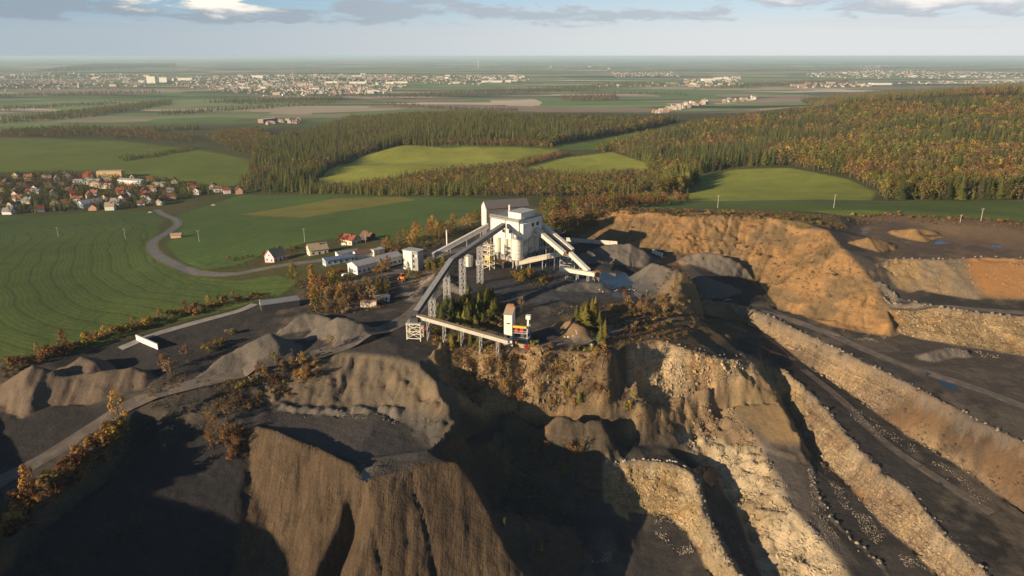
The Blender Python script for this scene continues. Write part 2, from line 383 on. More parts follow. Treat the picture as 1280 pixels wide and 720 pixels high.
# stockpiles: crest line (pixel, level), angle of repose
PILES = [
 ('tip_0', [(348,504,-12.6),(352,505,-12.7)], 36),
 ('tip_1', [(362,507,-13.1),(366,508,-13.2)], 36),
 ('tip_2', [(379,508,-13.9),(383,509,-14.0)], 36),
 ('tip_3', [(393,511,-14.6),(397,512,-14.7)], 36),
 ('tip_4', [(411,509,-14.4),(415,510,-14.5)], 36),
 ('tip_5', [(425,511,-14.7),(429,512,-14.8)], 36),
 ('tip_6', [(444,508,-14.4),(448,509,-14.5)], 36),
 ('tip_7', [(457,510,-14.7),(461,511,-14.8)], 36),
 ('tip_8', [(476,507,-13.9),(480,508,-14.0)], 36),
 ('tip_9', [(495,508,-13.6),(499,509,-13.7)], 36),
 ('gravel_a', [(245,471,-5.5),(272,452,-2.5),(300,435,.5),(322,423,3.5),(337,417,4.5),(344,420,3)], 34),
 ('gravel_b', [(358,410,-1),(370,399,2),(386,391,3.5),(412,396,3)], 34),
 ('gravel_c', [(402,405,2.5),(420,397,5.5),(438,398,5.5),(452,404,3.5)], 34),
 ('stock_d', [(800,338,4),(815,329,8),(830,332,9),(852,341,7),(880,350,4)], 33),
 ('stock_e', [(712,324,2),(735,314,4),(758,306,6.5),(788,305,7),(800,312,4)], 34),
 ('stock_e2', [(690,318,1.5),(708,316,2)], 34),
 ('stock_f', [(860,319,-3),(885,315,-1),(905,319,-2),(925,329,-6),(942,342,-11)], 33),
 ('stock_g', [(878,344,-5),(898,351,-7.5),(922,360,-12)], 30),
 ('small_h', [(706,357,0.8),(728,352,1.6),(752,354,1.2)], 28),
 ('mound_i', [(-60,482,-4),(0,480,-5),(22,469,-2),(44,456,2),(62,461,0),(85,471,-3),(110,467,-2.5),(140,463,-2),(172,459,-2),(182,466,-3.5)], 36),
 ('mound_i2', [(90,452,-1),(100,446,0),(112,452,-1)], 34),
 ('ramp_j', [(546,341,5),(536,350,4),(524,362,2),(512,374,0)], 30),
 ('ramp_k', [(560,352,3),(575,362,2)], 30),
 ('brown_l', [(1064,302,9),(1085,297,11),(1108,302,8)], 28),
 ('brown_m', [(1118,288,8),(1145,285,10.5),(1165,288,8.5)], 26),
 ('brown_n', [(888,412,-21),(910,404,-20),(930,412,-22)], 28),
 ('spoil_o', [(816,390,-8.5),(842,401,-13),(862,416,-17.5)], 30),
 ('rubble_p', [(1098,352,-3),(1112,362,-6),(1122,374,-9)], 36),
 ('berm_q', [(1160,441,-20.5),(1180,436,-20),(1205,437,-20.5)], 30),
 ('bush_r', [(700,402,0),(716,400,2.5),(728,408,1)], 36),
]
def build_heights():
    global HZ
    V, T = build_tin()
    Z = raster_tin(V, T)
    Q = ((GX > -215) & (GX < 240) & (GY > 100) & (GY < 478)).astype(float)
    Q = blur(Q, 6)
    Z1 = blur(Z, 1); Z2 = blur(Z, 40)
    Z = Z1*Q+Z2*(1-Q)
    tinZ = Z.copy()
    # soft, uneven ground
    dist = np.hypot(GX, GY)
    near = 1-sstep(600, 1100, dist)
    pm = np.zeros_like(Z)
    nz = fbm(GX/9, GY/9, 3, 5)
    for name, cr, ang in PILES:
        w = [W(*p) for p in cr]; sl_ = window(w, 45)
        x, y = GX[sl_], GY[sl_]; wob = 2.2*fbm(x/7, y/7, 3, 11)
        d, zc, arc = seg_dist(x+wob, y+wob*.7, w)
        base = float(np.median([tinZ[np.searchsorted(YS, p[1]), np.searchsorted(XS, p[0])] for p in w]))
        reach = np.maximum(zc-base+1.2, .5)/math.tan(math.radians(ang))
        h = zc+0.3*fbm(x/3, y/3, 2, 3)-np.maximum(d-.6, 0)*math.tan(math.radians(ang))
        # small rills down the flank
        h = h-0.35*np.abs(vnoise(arc/1.7, d/14, 21))*sstep(1, 4, d)-np.maximum(d-reach, 0)*1.5-np.maximum(base-2.5-tinZ[sl_], 0)*2.0
        m = h > Z[sl_]
        Z[sl_] = np.where(m, h, Z[sl_]); pm[sl_] = np.where(m, 1, pm[sl_])
    for key, up in (('A_crest', .8), ('B_crest', .7), ('L_crest', .8), ('ramp_edge', .7), ('G_crest', .5), ('U_crest', .6)):   # earth berms along the bench edges
        w = [W(*p) for p in LINES_P[key]]; sl_ = window(w, 6); x, y = GX[sl_], GY[sl_]
        d, zc, arc = seg_dist(x+1.2*fbm(x/4, y/4, 2, 121), y+1.2*fbm(x/4, y/4, 2, 122), w)
        h = zc+up*(.7+.9*fbm(arc/3, arc*0, 3, 123))-d*.62-np.maximum(d-1.1, 0)*2.5; m = h > Z[sl_]; Z[sl_] = np.where(m, h, Z[sl_]); pm[sl_] = np.where(m, .55, pm[sl_])
    HZ = Z
    gy, gx = np.gradient(blur(Z, 1), YS, XS)
    slope = np.hypot(gx, gy)
    steep = sstep(0.35, 0.9, slope)*Q
    # dump lobes: rills that run down the fall line
    lob = np.zeros_like(Z)
    pl = [W(*p) for p in ((306,530,-14),(345,543,-15),(445,575,-17),(577,578,-18),(600,600,-22),(690,790,-51),(560,800,-55),(290,800,-54),(316,640,-38))]
    m = inpoly(GX, GY, pl); lob = blur(m.astype(float), 2)
    wx = GX+2.0*fbm(GX/16, GY/16, 2, 40)
    q = wx+GY*.12; rill = -np.sqrt(np.abs(vnoise(q/1.7, GY/26, 31)))*.55-(1-np.abs(vnoise(q/6.5, GY/45, 32)))**4*.6-(1-np.abs(vnoise(q/2.6+5, GY/30, 33)))**5*.45
    Z += lob*rill*sstep(.3, .55, slope)
    Z += lob*(-1.5*(1-np.abs(vnoise((GX+GY*.45+3*fbm(GX/10, GY/10, 2, 46))/9, GY/60, 47)))**7+.9*fbm(GX/10, GY/16, 3, 48))*sstep(.3, .55, slope)
    Z += 0.5*lob*fbm(GX/3, GY/3, 2, 44)*sstep(.3, .55, slope)
    # terrace back cliffs, mounds: strong gullies
    pg = [W(*p) for p in ((330,450,-3),(440,434,-2),(520,440,-2),(575,505,-9),(556,530,-14),(330,515,-14))]
    g = blur(inpoly(GX, GY, pg).astype(float), 2)
    Z += g*sstep(.35, .6, slope)*(-1.5*np.abs(vnoise(GX/4.5+fbm(GX/9, GY/9, 2, 8), GY/20, 51))-.7*np.abs(vnoise(GX/1.8, GY/9, 52)))
    pg = [W(*p) for p in ((-60,470,2),(60,452,2),(190,455,0),(190,492,-4),(-60,515,-7))]
    g2 = blur(inpoly(GX, GY, pg).astype(float), 2)
    Z += g2*sstep(.3, .6, slope)*(-1.1*np.abs(vnoise(GX/3.0, GY/20, 53)))
    # blasted rock: blocky on the faces
    pw = [W(*p) for p in ((500,415,-3),(770,432,-4),(800,505,-28),(560,505,-18))]
    wall = blur(inpoly(GX, GY, pw).astype(float), 2)
    cx = GX+3*fbm(GX/14, GY/14, 2, 61); cy = GY+3*fbm(GX/14, GY/14, 2, 62)
    buttress = np.abs(vnoise(cx/9, cy/30, 63))*4.0-1.5
    Z += steep*wall*(np.clip(buttress*1.7, -3.5, 3.5)+1.8*fbm(GX/4, GY/12, 3, 65, .6)-2.5*(1-np.abs(vnoise(cx/7, cy/40, 66)))**6)*(1-lob)
    st = steep*(1-lob)*(1-pm)*(1-g2)
    ps = [W(*p) for p in ((690,262,6),(770,262,12),(950,272,12),(1035,288,11),(1052,312,8),(1118,400,-14),(1112,424,-22),(965,384,-18),(940,350,-13),(880,322,-6),(720,302,-1))]
    soil = blur(inpoly(GX, GY, ps).astype(float), 3); pr = GX*.80-GY*.60+5*fbm(GX/25, GY/25, 2, 75); al = GX*.6+GY*.8
    Z += soil*(-1.5*(1-np.abs(vnoise(pr/11, al/60, 76)))**4-.8*(1-np.abs(vnoise(pr/4.5, al/35, 77)))**4+1.0*fbm(GX/9, GY/9, 4, 78, .6))
    Z += st*(1-wall)*(1-soil)*(1.5*fbm(GX/8, GY/8, 2, 73)-1.7*(1-np.abs(vnoise(GX/5+2*fbm(GX/9, GY/9, 2, 79), GY/5, 74)))**5)
    Z += st*(1.7*fbm(GX/4.5, GY/4.5, 4, 71, .68)+0.35*np.round(2*vnoise(GX/2.2, GY/2.2, 72))/2)
    pd = [W(*p) for p in ((880,486,-30),(950,556,-42),(990,631,-47),(1100,800,-54),(975,800,-63),(925,640,-54),(860,545,-42))]
    dz = blur(inpoly(GX, GY, pd).astype(float), 2)
    Z += dz*(2.3*fbm(GX/5, GY/5, 4, 81, .65)-1.9*np.abs(vnoise(GX/6+GY/9, GY/7, 82)))
    # everything else: gentle wear
    flat = (1-sstep(.15, .5, slope))
    Z += Q*flat*(0.16*fbm(GX/6, GY/6, 3, 91)+0.10*fbm(GX/1.6, GY/1.6, 2, 92))
    Z += (1-Q)*near*0.25*fbm(GX/20, GY/20, 3, 93)
    # windrows of tipped lumps on floors
    Z += Q*(1-flat)*(1-steep)*0.25*fbm(GX/2, GY/2, 2, 94)
    Z += pm*.30*fbm(GX/2.2, GY/2.2, 3, 96, .65)
    HZ = Z
    return dict(Q=Q, slope=slope, steep=steep, pile=pm, lobe=lob, wall=wall, cliff=g, mound=g2, rub=dz, dist=dist)
MASK = build_heights(); print('grid', NX, NY)
# ------------------------------------------------------------------ what lies where on the ground
def G(poly): return [hit(u, v) for u, v in poly]
FIELDS = {
 'west': ((.098,.145,.038), [(-90,272),(60,269),(150,262),(192,264),(206,274),(198,290),(188,305),(196,324),(250,346),(300,351),(345,343),(372,352),(352,368),(290,386),(200,406),(100,434),(0,449),(-90,462)]),
 'east': ((.10,.165,.042), [(222,268),(300,244),(400,243),(500,246),(664,249),(640,258),(590,277),(530,296),(490,305),(458,292),(385,303),(330,318),(300,331),(255,337),(225,326),(208,306),(228,284)]),
 'north_west': ((.135,.175,.034), [(-90,172),(0,172),(150,176),(245,186),(312,200),(318,212),(290,234),(200,224),(130,213),(0,215),(-90,216)]),
 'meadow': ((.265,.285,.050), [(396,224),(420,208),(450,197),(505,181),(555,185),(640,184),(700,187),(660,202),(560,212),(500,222),(440,234)]),
 'meadow_strip': ((.10,.17,.03), [(552,183),(560,177),(740,178),(785,164),(808,168),(745,187),(700,186)]),
 'meadow_mid': ((.265,.29,.050), [(640,213),(700,198),(765,190),(818,206),(812,216),(740,218)]),
 'meadow_east': ((.23,.26,.048), [(798,244),(850,224),(920,212),(985,210),(1060,224),(1094,240),(1088,251),(960,251),(800,253)]),
 'strip_east': ((.10,.14,.035), [(775,253),(1000,250),(1300,250),(1300,279),(1100,268),(960,263),(860,262),(795,262)]),
 'olive': ((.26,.23,.055), [(500,300),(560,278),(640,256),(662,250),(640,258),(600,276),(530,297)]),
 'olive_north': ((.25,.23,.055), [(300,268),(420,248),(500,246),(520,250),(440,262),(380,272)]),
}
def paint():
    n = GX.shape
    C = np.zeros(n+(3,)); rock = np.zeros(n); phase = np.zeros(n); wet = np.zeros(n); grass = np.zeros(n)
    def put(mask, col):
        nonlocal C
        C = C*(1-mask[..., None])+np.array(col)*mask[..., None]
    def mask(poly, feather=1):
        m = np.zeros(n); w = window(poly, 3); m[w] = inpoly(GX[w], GY[w], poly)
        return blur(m, feather) if feather else m
    D = MASK['dist']; slope = MASK['slope']
    v1 = fbm(GX/60, GY/60, 4, 101); v2 = fbm(GX/18, GY/18, 4, 102); v3 = fbm(GX/5, GY/5, 3, 103)
    put(np.ones(n), (.085,.082,.034))
    put(sstep(-.1, .5, v1+.3*v2), (.07,.075,.028))
    for k, (c, poly) in FIELDS.items():
        w = G(poly); m = mask(w, 1)
        cc = np.array(c)*(1+.22*v1[..., None]+.10*v2[..., None])
        C = C*(1-m[..., None])+cc*m[..., None]; grass = np.maximum(grass, m)
        if k == 'west':
            # tramlines keep their distance from the bending lane
            lane = [(*hit(u, v)[:2], 0) for u, v in ((-200,300),(-60,285),(60,276),(150,272),(182,282),(178,306),(190,330),(240,352),(300,357),(360,351),(420,345))]
            sl_ = window(w, 5); d, _, _ = seg_dist(GX[sl_], GY[sl_], lane)
            phase[sl_] = np.where(m[sl_] > .05, (d+4*fbm(GX[sl_]/50, GY[sl_]/50, 2, 5)+3)/11.0, 0)
        elif k == 'east':
            a = hit(300, 330); b = hit(640, 258); dx, dy = b[0]-a[0], b[1]-a[1]; l = math.hypot(dx, dy)
            phase = np.where(m > .05, ((GX-a[0])*-dy/l+(GY-a[1])*dx/l+5*fbm(GX/70, GY/70, 2, 6)+400)/12.0, phase)
    quarry = G([(-90,474),(0,463),(60,452),(100,440),(200,414),(290,392),(330,382),(365,372),(390,345),(440,345),(500,322),(560,302),(640,292),(690,284),(740,292),(775,262),(860,265),(950,266),(1040,272),(1090,269),(1285,283)])
    quarry += [(700,420,0),(700,-100,0),(-700,-100,0)]
    q = mask(quarry, 2)
    put(q, (.052,.049,.048))
    C = np.where((q > .01)[..., None], C*(1+.35*v2+.2*v3)[..., None], C)
    put(q*sstep(.10, .55, v1+.5*v3)*.8, (.125,.106,.084)); put(q*sstep(.12, .5, fbm(GX/26, GY/26, 4, 105)+.3*v3)*.55, (.105,.090,.074))
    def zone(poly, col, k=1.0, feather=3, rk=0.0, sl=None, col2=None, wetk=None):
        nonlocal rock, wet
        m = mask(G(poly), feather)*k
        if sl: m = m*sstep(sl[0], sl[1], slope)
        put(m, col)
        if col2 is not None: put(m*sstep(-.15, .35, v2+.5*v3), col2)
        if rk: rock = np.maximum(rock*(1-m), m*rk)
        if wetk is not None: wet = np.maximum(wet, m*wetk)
    st = MASK['steep']
    put(q*st*.9, (.085,.070,.052)); rock = np.maximum(rock, q*st*.35)
    # dry grass and scrub soil
    dry = (.16,.115,.052)
    zone([(680,256),(760,258),(860,262),(950,262),(1040,270),(1060,285),(1010,284),(950,276),(860,274),(760,274),(700,276)], dry, .9, 4, col2=(.11,.09,.045))
    zone([(1040,268),(1120,268),(1285,282),(1285,312),(1180,300),(1160,282),(1080,276)], (.20,.13,.06), .8, 4, col2=(.10,.08,.05))
    zone([(760,380),(840,376),(930,384),(930,420),(880,440),(800,428),(770,440),(740,420)], (.15,.105,.055), .85, 4, col2=(.10,.08,.05))
    zone([(530,400),(640,380),(660,400),(660,440),(530,430)], (.10,.085,.045), .8, 4)
    zone([(700,395),(740,395),(780,380),(800,420),(770,440),(700,440)], (.16,.11,.06), .8, 3)
    # the long soil slope
    zone([(690,262),(770,262),(870,270),(960,272),(1035,288),(1055,312),(1082,342),(1118,395),(1112,424),(1040,412),(965,384),(940,350),(880,322),(800,316),(720,302)], (.31,.19,.088), 1, 3, .30, (.12,.3), (.19,.135,.075))
    # bench faces
    zone([(876,372),(935,384),(1005,420),(1095,462),(1285,558),(1400,630),(1400,740),(1285,645),(1200,586),(1130,545),(1060,495),(1000,455),(955,420),(900,398),(868,390)], (.31,.235,.15), 1, 2, .8, (.25,.5), (.20,.155,.11))
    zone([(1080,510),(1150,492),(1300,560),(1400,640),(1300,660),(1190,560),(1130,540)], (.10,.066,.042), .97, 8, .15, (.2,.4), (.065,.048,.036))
    zone([(952,445),(990,466),(1022,495),(1064,545),(1105,588),(1168,648),(1245,728),(1300,800),(1190,800),(1100,660),(1060,612),(1005,560),(980,520),(960,478)], (.36,.285,.185), 1, 2, .8, (.25,.5), (.23,.175,.12))
    zone([(880,484),(915,502),(955,556),(990,628),(1045,686),(1085,760),(975,780),(925,645),(890,592),(845,545)], (.42,.35,.24), 1, 3, .35, None, (.30,.24,.155))
    zone([(1000,480),(985,466),(955,452),(940,452),(890,480),(905,500),(950,552),(1010,572)], (.27,.19,.10), .9, 4, .1, None, (.21,.16,.09))
    zone([(905,510),(950,540),(1000,590),(1020,640),(1090,720),(1040,690),(985,632),(950,562)], (.14,.125,.11), .9, 4, .2)
    zone([(755,575),(845,575),(872,590),(884,640),(932,722),(950,775),(900,770),(880,700),(855,660),(760,640)], (.40,.325,.21), 1, 1, .8, (.25,.5), (.33,.25,.14))
    zone([(780,424),(850,430),(950,450),(945,470),(900,486),(860,498),(825,500),(790,486)], (.40,.27,.15), 1, 2, .8, (.3,.55), (.43,.34,.22))
    zone([(775,470),(800,480),(812,492),(795,496)], (.2,.15,.1), .8, 2, .6, (.3,.5))
    zone([(800,495),(830,498),(900,482),(950,555),(870,545),(840,525),(780,545)], (.235,.165,.095), .9, 4, .15, None, (.19,.14,.09))
    zone([(500,420),(640,432),(765,440),(775,500),(760,520),(640,514),(560,500)], (.26,.185,.105), 1, 2, .45, (.3,.6), (.15,.11,.07))
    # upper quarry
    zone([(1090,270),(1285,285),(1400,292),(1400,335),(1100,328),(1060,300)], (.115,.088,.07), .7, 4, col2=(.16,.115,.075))
    zone([(1095,322),(1290,320),(1400,335),(1400,396),(1285,383),(1180,374),(1120,358)], (.25,.185,.115), 1, 2, .15, (.2,.45), (.20,.165,.12))
    zone([(1205,318),(1400,318),(1400,400),(1285,384),(1235,372),(1215,345)], (.40,.20,.07), .95, 4, .15, (.2,.45), (.34,.19,.08))
    zone([(1100,322),(1145,318),(1150,345),(1122,356)], (.36,.255,.13), .9, 3, .5, (.2,.45))
    zone([(1110,380),(1285,394),(1400,410),(1400,470),(1285,448),(1120,420)], (.34,.255,.15), 1, 2, .8, (.25,.5), (.25,.19,.115))
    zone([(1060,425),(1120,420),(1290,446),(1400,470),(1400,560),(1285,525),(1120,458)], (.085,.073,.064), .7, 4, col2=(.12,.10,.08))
    # shade painted into the ground colour of the western floors and yard
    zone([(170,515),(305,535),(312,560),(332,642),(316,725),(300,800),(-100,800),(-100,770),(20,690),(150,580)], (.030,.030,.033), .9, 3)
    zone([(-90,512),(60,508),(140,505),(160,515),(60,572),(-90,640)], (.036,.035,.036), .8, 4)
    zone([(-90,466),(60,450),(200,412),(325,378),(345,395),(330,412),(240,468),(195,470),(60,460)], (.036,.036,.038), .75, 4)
    # dump lobes and stockpiles
    put(MASK['lobe']*q, (.085,.062,.042))
    C = np.where((MASK['lobe'] > .3)[..., None], C*(1+.22*v2+.12*v3)[..., None], C); rock *= (1-MASK['lobe'])
    zone([(330,440),(440,430),(520,440),(575,500),(572,525),(545,520),(330,515)], (.125,.105,.08), 1, 2, .12, (.3,.6), (.16,.125,.085))
    zone([(-90,440),(60,440),(195,450),(195,495),(-90,520)], (.125,.098,.075), .9, 2, .1, (.3,.5))
    zone([(345,515),(440,520),(530,512),(555,530),(540,565),(500,590),(455,600),(430,572),(345,545)], (.085,.080,.075), .9, 3)
    pl = MASK['pile']*q
    put(pl*.9, (.135,.122,.108)); rock *= (1-pl*.9)
    br = mask(G([(1050,270),(1290,290),(1290,315),(1050,315)]), 3)*pl; put(br, (.24,.155,.075))
    br = mask(G([(-90,440),(195,440),(195,500),(-90,520)]), 3)*pl; put(br*.8, (.125,.095,.07))
    br = mask(G([(860,400),(945,400),(945,425),(860,425)]), 3)*pl; put(br*.8, (.2,.145,.085))
    br = mask(G([(800,380),(880,380),(880,425),(800,425)]), 3)*pl; put(br*.8, (.2,.14,.075))
    br = mask(G([(690,390),(740,390),(740,430),(690,430)]), 3)*pl; put(br*.9, (.2,.135,.075))
    zone([(500,350),(545,335),(552,345),(560,352),(520,378),(505,376)], (.25,.21,.17), .9, 2)
    # hard standing, washed dark and wet
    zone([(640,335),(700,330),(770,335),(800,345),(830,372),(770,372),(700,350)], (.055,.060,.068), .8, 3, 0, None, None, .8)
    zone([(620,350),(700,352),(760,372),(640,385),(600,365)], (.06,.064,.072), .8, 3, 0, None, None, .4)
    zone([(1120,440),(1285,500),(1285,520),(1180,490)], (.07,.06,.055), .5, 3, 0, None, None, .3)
    wet = wet*sstep(-.3, .3, v2+.3*v3)
    far = sstep(1900, 2500, D+200*v1)*(1-grass)
    return np.clip(C, .004, 1), rock*(1-grass), phase, wet, far, grass
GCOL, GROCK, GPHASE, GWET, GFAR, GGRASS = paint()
# level beds for standing water, let into the ground before the sheet is made
POOLS = []
def pool(px, depth=.12):
    global HZ
    w = G(px); z = float(np.percentile([p[2] for p in w], 35))
    sl_ = window(w, 6); m = inpoly(GX[sl_], GY[sl_], w).astype(float); m2 = blur(m, 3)
    HZ[sl_] = HZ[sl_]*(1-m2)+(z-depth+.25*(1-m)*m2)*m2
    POOLS.append((w, z))
for px in ([(443,584),(452,578),(464,583),(467,596),(458,604),(447,598)],
           [(843,560),(856,563),(872,574),(890,590),(899,606),(890,612),(872,590),(850,572)],
           [(1151,288),(1163,290),(1172,295),(1163,297),(1153,294)], [(1164,298),(1180,300),(1186,304),(1172,306)], [(1240,302),(1256,305),(1250,310),(1240,308)], [(1076,286),(1087,288),(1084,292),(1077,291)],
           [(740,338),(775,340),(798,346),(792,354),(768,360),(752,352)], [(712,426),(728,424),(735,432),(722,437),(712,433)],
           [(1165,468),(1192,480),(1200,490),(1180,484)], [(1160,470),(1150,464),(1165,462)], [(878,372),(905,373),(915,377),(892,378)]):
    pool(px)

def ground_mesh():
    m = bpy.data.meshes.new('ground'); n = NX*NY
    co = np.stack([GX, GY, HZ], -1).reshape(-1, 3).astype(np.float32)
    m.vertices.add(n); m.vertices.foreach_set('co', co.ravel())
    idx = np.arange(n).reshape(NY, NX)
    q = np.stack([idx[:-1, :-1], idx[:-1, 1:], idx[1:, 1:], idx[1:, :-1]], -1).reshape(-1, 4)
    m.loops.add(q.size); m.loops.foreach_set('vertex_index', q.ravel().astype(np.int32))
    m.polygons.add(len(q)); m.polygons.foreach_set('loop_start', (np.arange(len(q))*4).astype(np.int32))
    m.polygons.foreach_set('use_smooth', np.ones(len(q), bool))
    m.update()
    def fattr(name, a):
        at = m.attributes.new(name, 'FLOAT', 'POINT'); at.data.foreach_set('value', a.ravel().astype(np.float32))
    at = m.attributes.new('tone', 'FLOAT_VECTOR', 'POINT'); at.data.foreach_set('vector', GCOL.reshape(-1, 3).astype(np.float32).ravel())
    fattr('rock', GROCK); fattr('furrow', GPHASE); fattr('wet', GWET); fattr('plain', GFAR); fattr('grass', GGRASS); fattr('lobe', MASK['lobe'])
    return m

class NT:
    """small helper for writing node materials"""
    def __init__(s, name):
        s.m = bpy.data.materials.new(name); s.m.use_nodes = True; s.nt = s.m.node_tree; s.nt.nodes.clear()
        s.out = s.n('ShaderNodeOutputMaterial'); s.b = s.n('ShaderNodeBsdfPrincipled')
        s.l(s.b.outputs[0], s.out.inputs[0]); s.b.inputs['Roughness'].default_value = .9; s.b.inputs['Specular IOR Level'].default_value = .25
    def n(s, typ, **kw):
        n = s.nt.nodes.new(typ)
        for k, v in kw.items(): setattr(n, k, v)
        return n
    def l(s, a, b): s.nt.links.new(a, b)
    def put(s, sock, x):
        if isinstance(x, tuple): sock.default_value = (*x, 1) if len(x) == 3 and sock.type == 'RGBA' else x
        elif isinstance(x, (int, float)): sock.default_value = x
        else: s.l(x, sock)
    def math(s, op, a, b=0.0, c=0.0, clamp=False):
        n = s.n('ShaderNodeMath', operation=op, use_clamp=clamp)
        for i, x in enumerate((a, b, c)): s.put(n.inputs[i], x)
        return n.outputs[0]
    def mix(s, f, a, b, blend='MIX'):
        n = s.n('ShaderNodeMix', data_type='RGBA', blend_type=blend); s.put(n.inputs[0], f); s.put(n.inputs[6], a); s.put(n.inputs[7], b); return n.outputs[2]
    def ramp(s, x, lo, hi, a=0.0, b=1.0):
        n = s.n('ShaderNodeMapRange', interpolation_type='SMOOTHSTEP'); s.put(n.inputs[0], x)
        for i, q in enumerate((lo, hi, a, b)): n.inputs[i+1].default_value = q
        return n.outputs[0]
    def noise(s, vec, scale, det=3, rough=.55, dist=0.0, color=False):
        n = s.n('ShaderNodeTexNoise'); s.l(vec, n.inputs['Vector']); n.inputs['Scale'].default_value = scale
        n.inputs['Detail'].default_value = det; n.inputs['Roughness'].default_value = rough; n.inputs['Distortion'].default_value = dist
        return n.outputs['Color' if color else 'Fac']
    def vscale(s, vec, v):
        n = s.n('ShaderNodeVectorMath', operation='MULTIPLY'); s.l(vec, n.inputs[0]); n.inputs[1].default_value = v; return n.outputs[0]
    def attr(s, name, out='Fac', typ='GEOMETRY'):
        return s.n('ShaderNodeAttribute', attribute_name=name, attribute_type=typ).outputs[out]
    def bump(s, h, strength, dist):
        n = s.n('ShaderNodeBump'); s.l(h, n.inputs['Height']); s.put(n.inputs['Strength'], strength); n.inputs['Distance'].default_value = dist
        s.l(n.outputs[0], s.b.inputs['Normal']); return n
def ground_material():
    t = NT('ground'); pos = t.n('ShaderNodeNewGeometry').outputs['Position']
    tone = t.attr('tone', 'Vector'); rock = t.attr('rock'); fur = t.attr('furrow'); wet = t.attr('wet'); far = t.attr('plain'); grass = t.attr('grass'); lobe = t.attr('lobe')
    n_s = t.noise(pos, 1.1, 4, .65); n_m = t.noise(pos, .22, 4, .6); n_l = t.noise(pos, .03, 3, .55)
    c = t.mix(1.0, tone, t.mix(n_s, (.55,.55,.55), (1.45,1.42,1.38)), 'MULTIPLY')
    c = t.mix(1.0, c, t.mix(n_m, (.72,.74,.78), (1.28,1.25,1.2)), 'MULTIPLY')
    # bedding planes: bands that follow the level, bent by noise
    sep = t.n('ShaderNodeSeparateXYZ'); t.l(pos, sep.inputs[0])
    lev = t.math('ADD', sep.outputs[2], t.math('ADD', t.math('MULTIPLY', sep.outputs[1], -.02), t.math('MULTIPLY', t.noise(pos, .05, 2), 5.0)))
    cb = t.n('ShaderNodeCombineXYZ'); t.l(t.math('MULTIPLY', lev, 1.15), cb.inputs[2]); t.l(t.math('MULTIPLY', t.noise(pos, .35, 2), 1.2), cb.inputs[0])
    band = t.noise(cb.outputs[0], 1.0, 3, .65)
    crack = t.noise(t.vscale(pos, (1.0, 1.0, .18)), .9, 3, .7, .4)
    crk = t.ramp(t.math('ABSOLUTE', t.math('SUBTRACT', crack, .5)), 0.0, .05)
    bnd = t.mix(t.ramp(band, .36, .62), (.74,.72,.69), (1.12,1.11,1.09))
    c = t.mix(rock, c, t.mix(1.0, c, bnd, 'MULTIPLY'))
    part = t.math('SUBTRACT', 1.0, t.ramp(t.math('ABSOLUTE', t.math('SUBTRACT', t.math('FRACT', t.math('ADD', t.math('MULTIPLY', lev, .62), t.math('MULTIPLY', t.noise(pos, .8, 3), .5))), .5)), .02, .13))
    part = t.math('MULTIPLY', part, t.ramp(t.noise(pos, .13, 3, .6), .42, .60))
    c = t.mix(t.math('MULTIPLY', part, t.math('MULTIPLY', rock, .65)), c, t.mix(1.0, c, (.40,.37,.35), 'MULTIPLY'))
    blot = t.ramp(t.noise(t.vscale(pos, (1, 1, .6)), .11, 5, .68, .5), .47, .66)
    c = t.mix(t.math('MULTIPLY', blot, t.math('MULTIPLY', rock, .6)), c, t.mix(1.0, c, (.52,.50,.50), 'MULTIPLY'))
    c = t.mix(t.math('MULTIPLY', t.math('SUBTRACT', 1.0, crk), t.math('MULTIPLY', rock, .6)), c, t.mix(1.0, c, (.3,.27,.25), 'MULTIPLY'))
    iron = t.math('MULTIPLY', t.ramp(t.noise(pos, .07, 3, .6, .6), .56, .70), t.math('MULTIPLY', rock, .55))
    c = t.mix(iron, c, (.36,.19,.06))
    # wheel lines in the sown fields
    ph = t.math('FRACT', fur); tri = t.math('ABSOLUTE', t.math('SUBTRACT', ph, .5))
    has = t.math('GREATER_THAN', fur, .01)
    line = t.math('SUBTRACT', 1.0, t.ramp(tri, .03, .10)); line = t.math('MULTIPLY', line, t.math('MULTIPLY', has, t.ramp(n_l, .3, .7, .25, .6)))
    c = t.mix(line, c, (.030,.032,.014))
    fine = t.math('FRACT', t.math('MULTIPLY', fur, 4.0)); c = t.mix(t.math('MULTIPLY', has, t.math('MULTIPLY', fine, .52)), c, (.040,.062,.016))
    c = t.mix(t.math('MULTIPLY', grass, t.ramp(n_l, .45, .75, 0, .35)), c, (.10,.115,.035))
    # patchwork of the plain
    px = t.vscale(pos, (.00105, .00215, 0)); wob = t.n('ShaderNodeVectorMath', operation='ADD'); t.l(px, wob.inputs[0])
    wn = t.vscale(t.noise(t.vscale(pos, (1, 1, 0)), .0009, 2, color=True), (.9, .9, 0)); t.l(wn, wob.inputs[1])
    vor = t.n('ShaderNodeTexVoronoi', distance='MANHATTAN'); t.l(wob.outputs[0], vor.inputs['Vector']); vor.inputs['Scale'].default_value = 1.6; vor.inputs['Randomness'].default_value = .85
    sc = t.n('ShaderNodeSeparateXYZ'); t.l(vor.outputs['Color'], sc.inputs[0])
    cr = t.n('ShaderNodeValToRGB'); e = cr.color_ramp; e.interpolation = 'CONSTANT'
    stops = [(0, (.15,.22,.08)), (.16, (.22,.28,.11)), (.30, (.28,.21,.155)), (.42, (.17,.22,.095)), (.54, (.42,.35,.25)), (.63, (.11,.13,.07)), (.74, (.25,.27,.14)), (.86, (.33,.25,.19)), (.95, (.58,.48,.37))]
    e.elements[0].position = 0; e.elements[0].color = (*stops[0][1], 1); e.elements[1].position = stops[1][0]; e.elements[1].color = (*stops[1][1], 1)
    for p, q in stops[2:]:
        k = e.elements.new(p); k.color = (*q, 1)
    t.l(sc.outputs[0], cr.inputs[0])
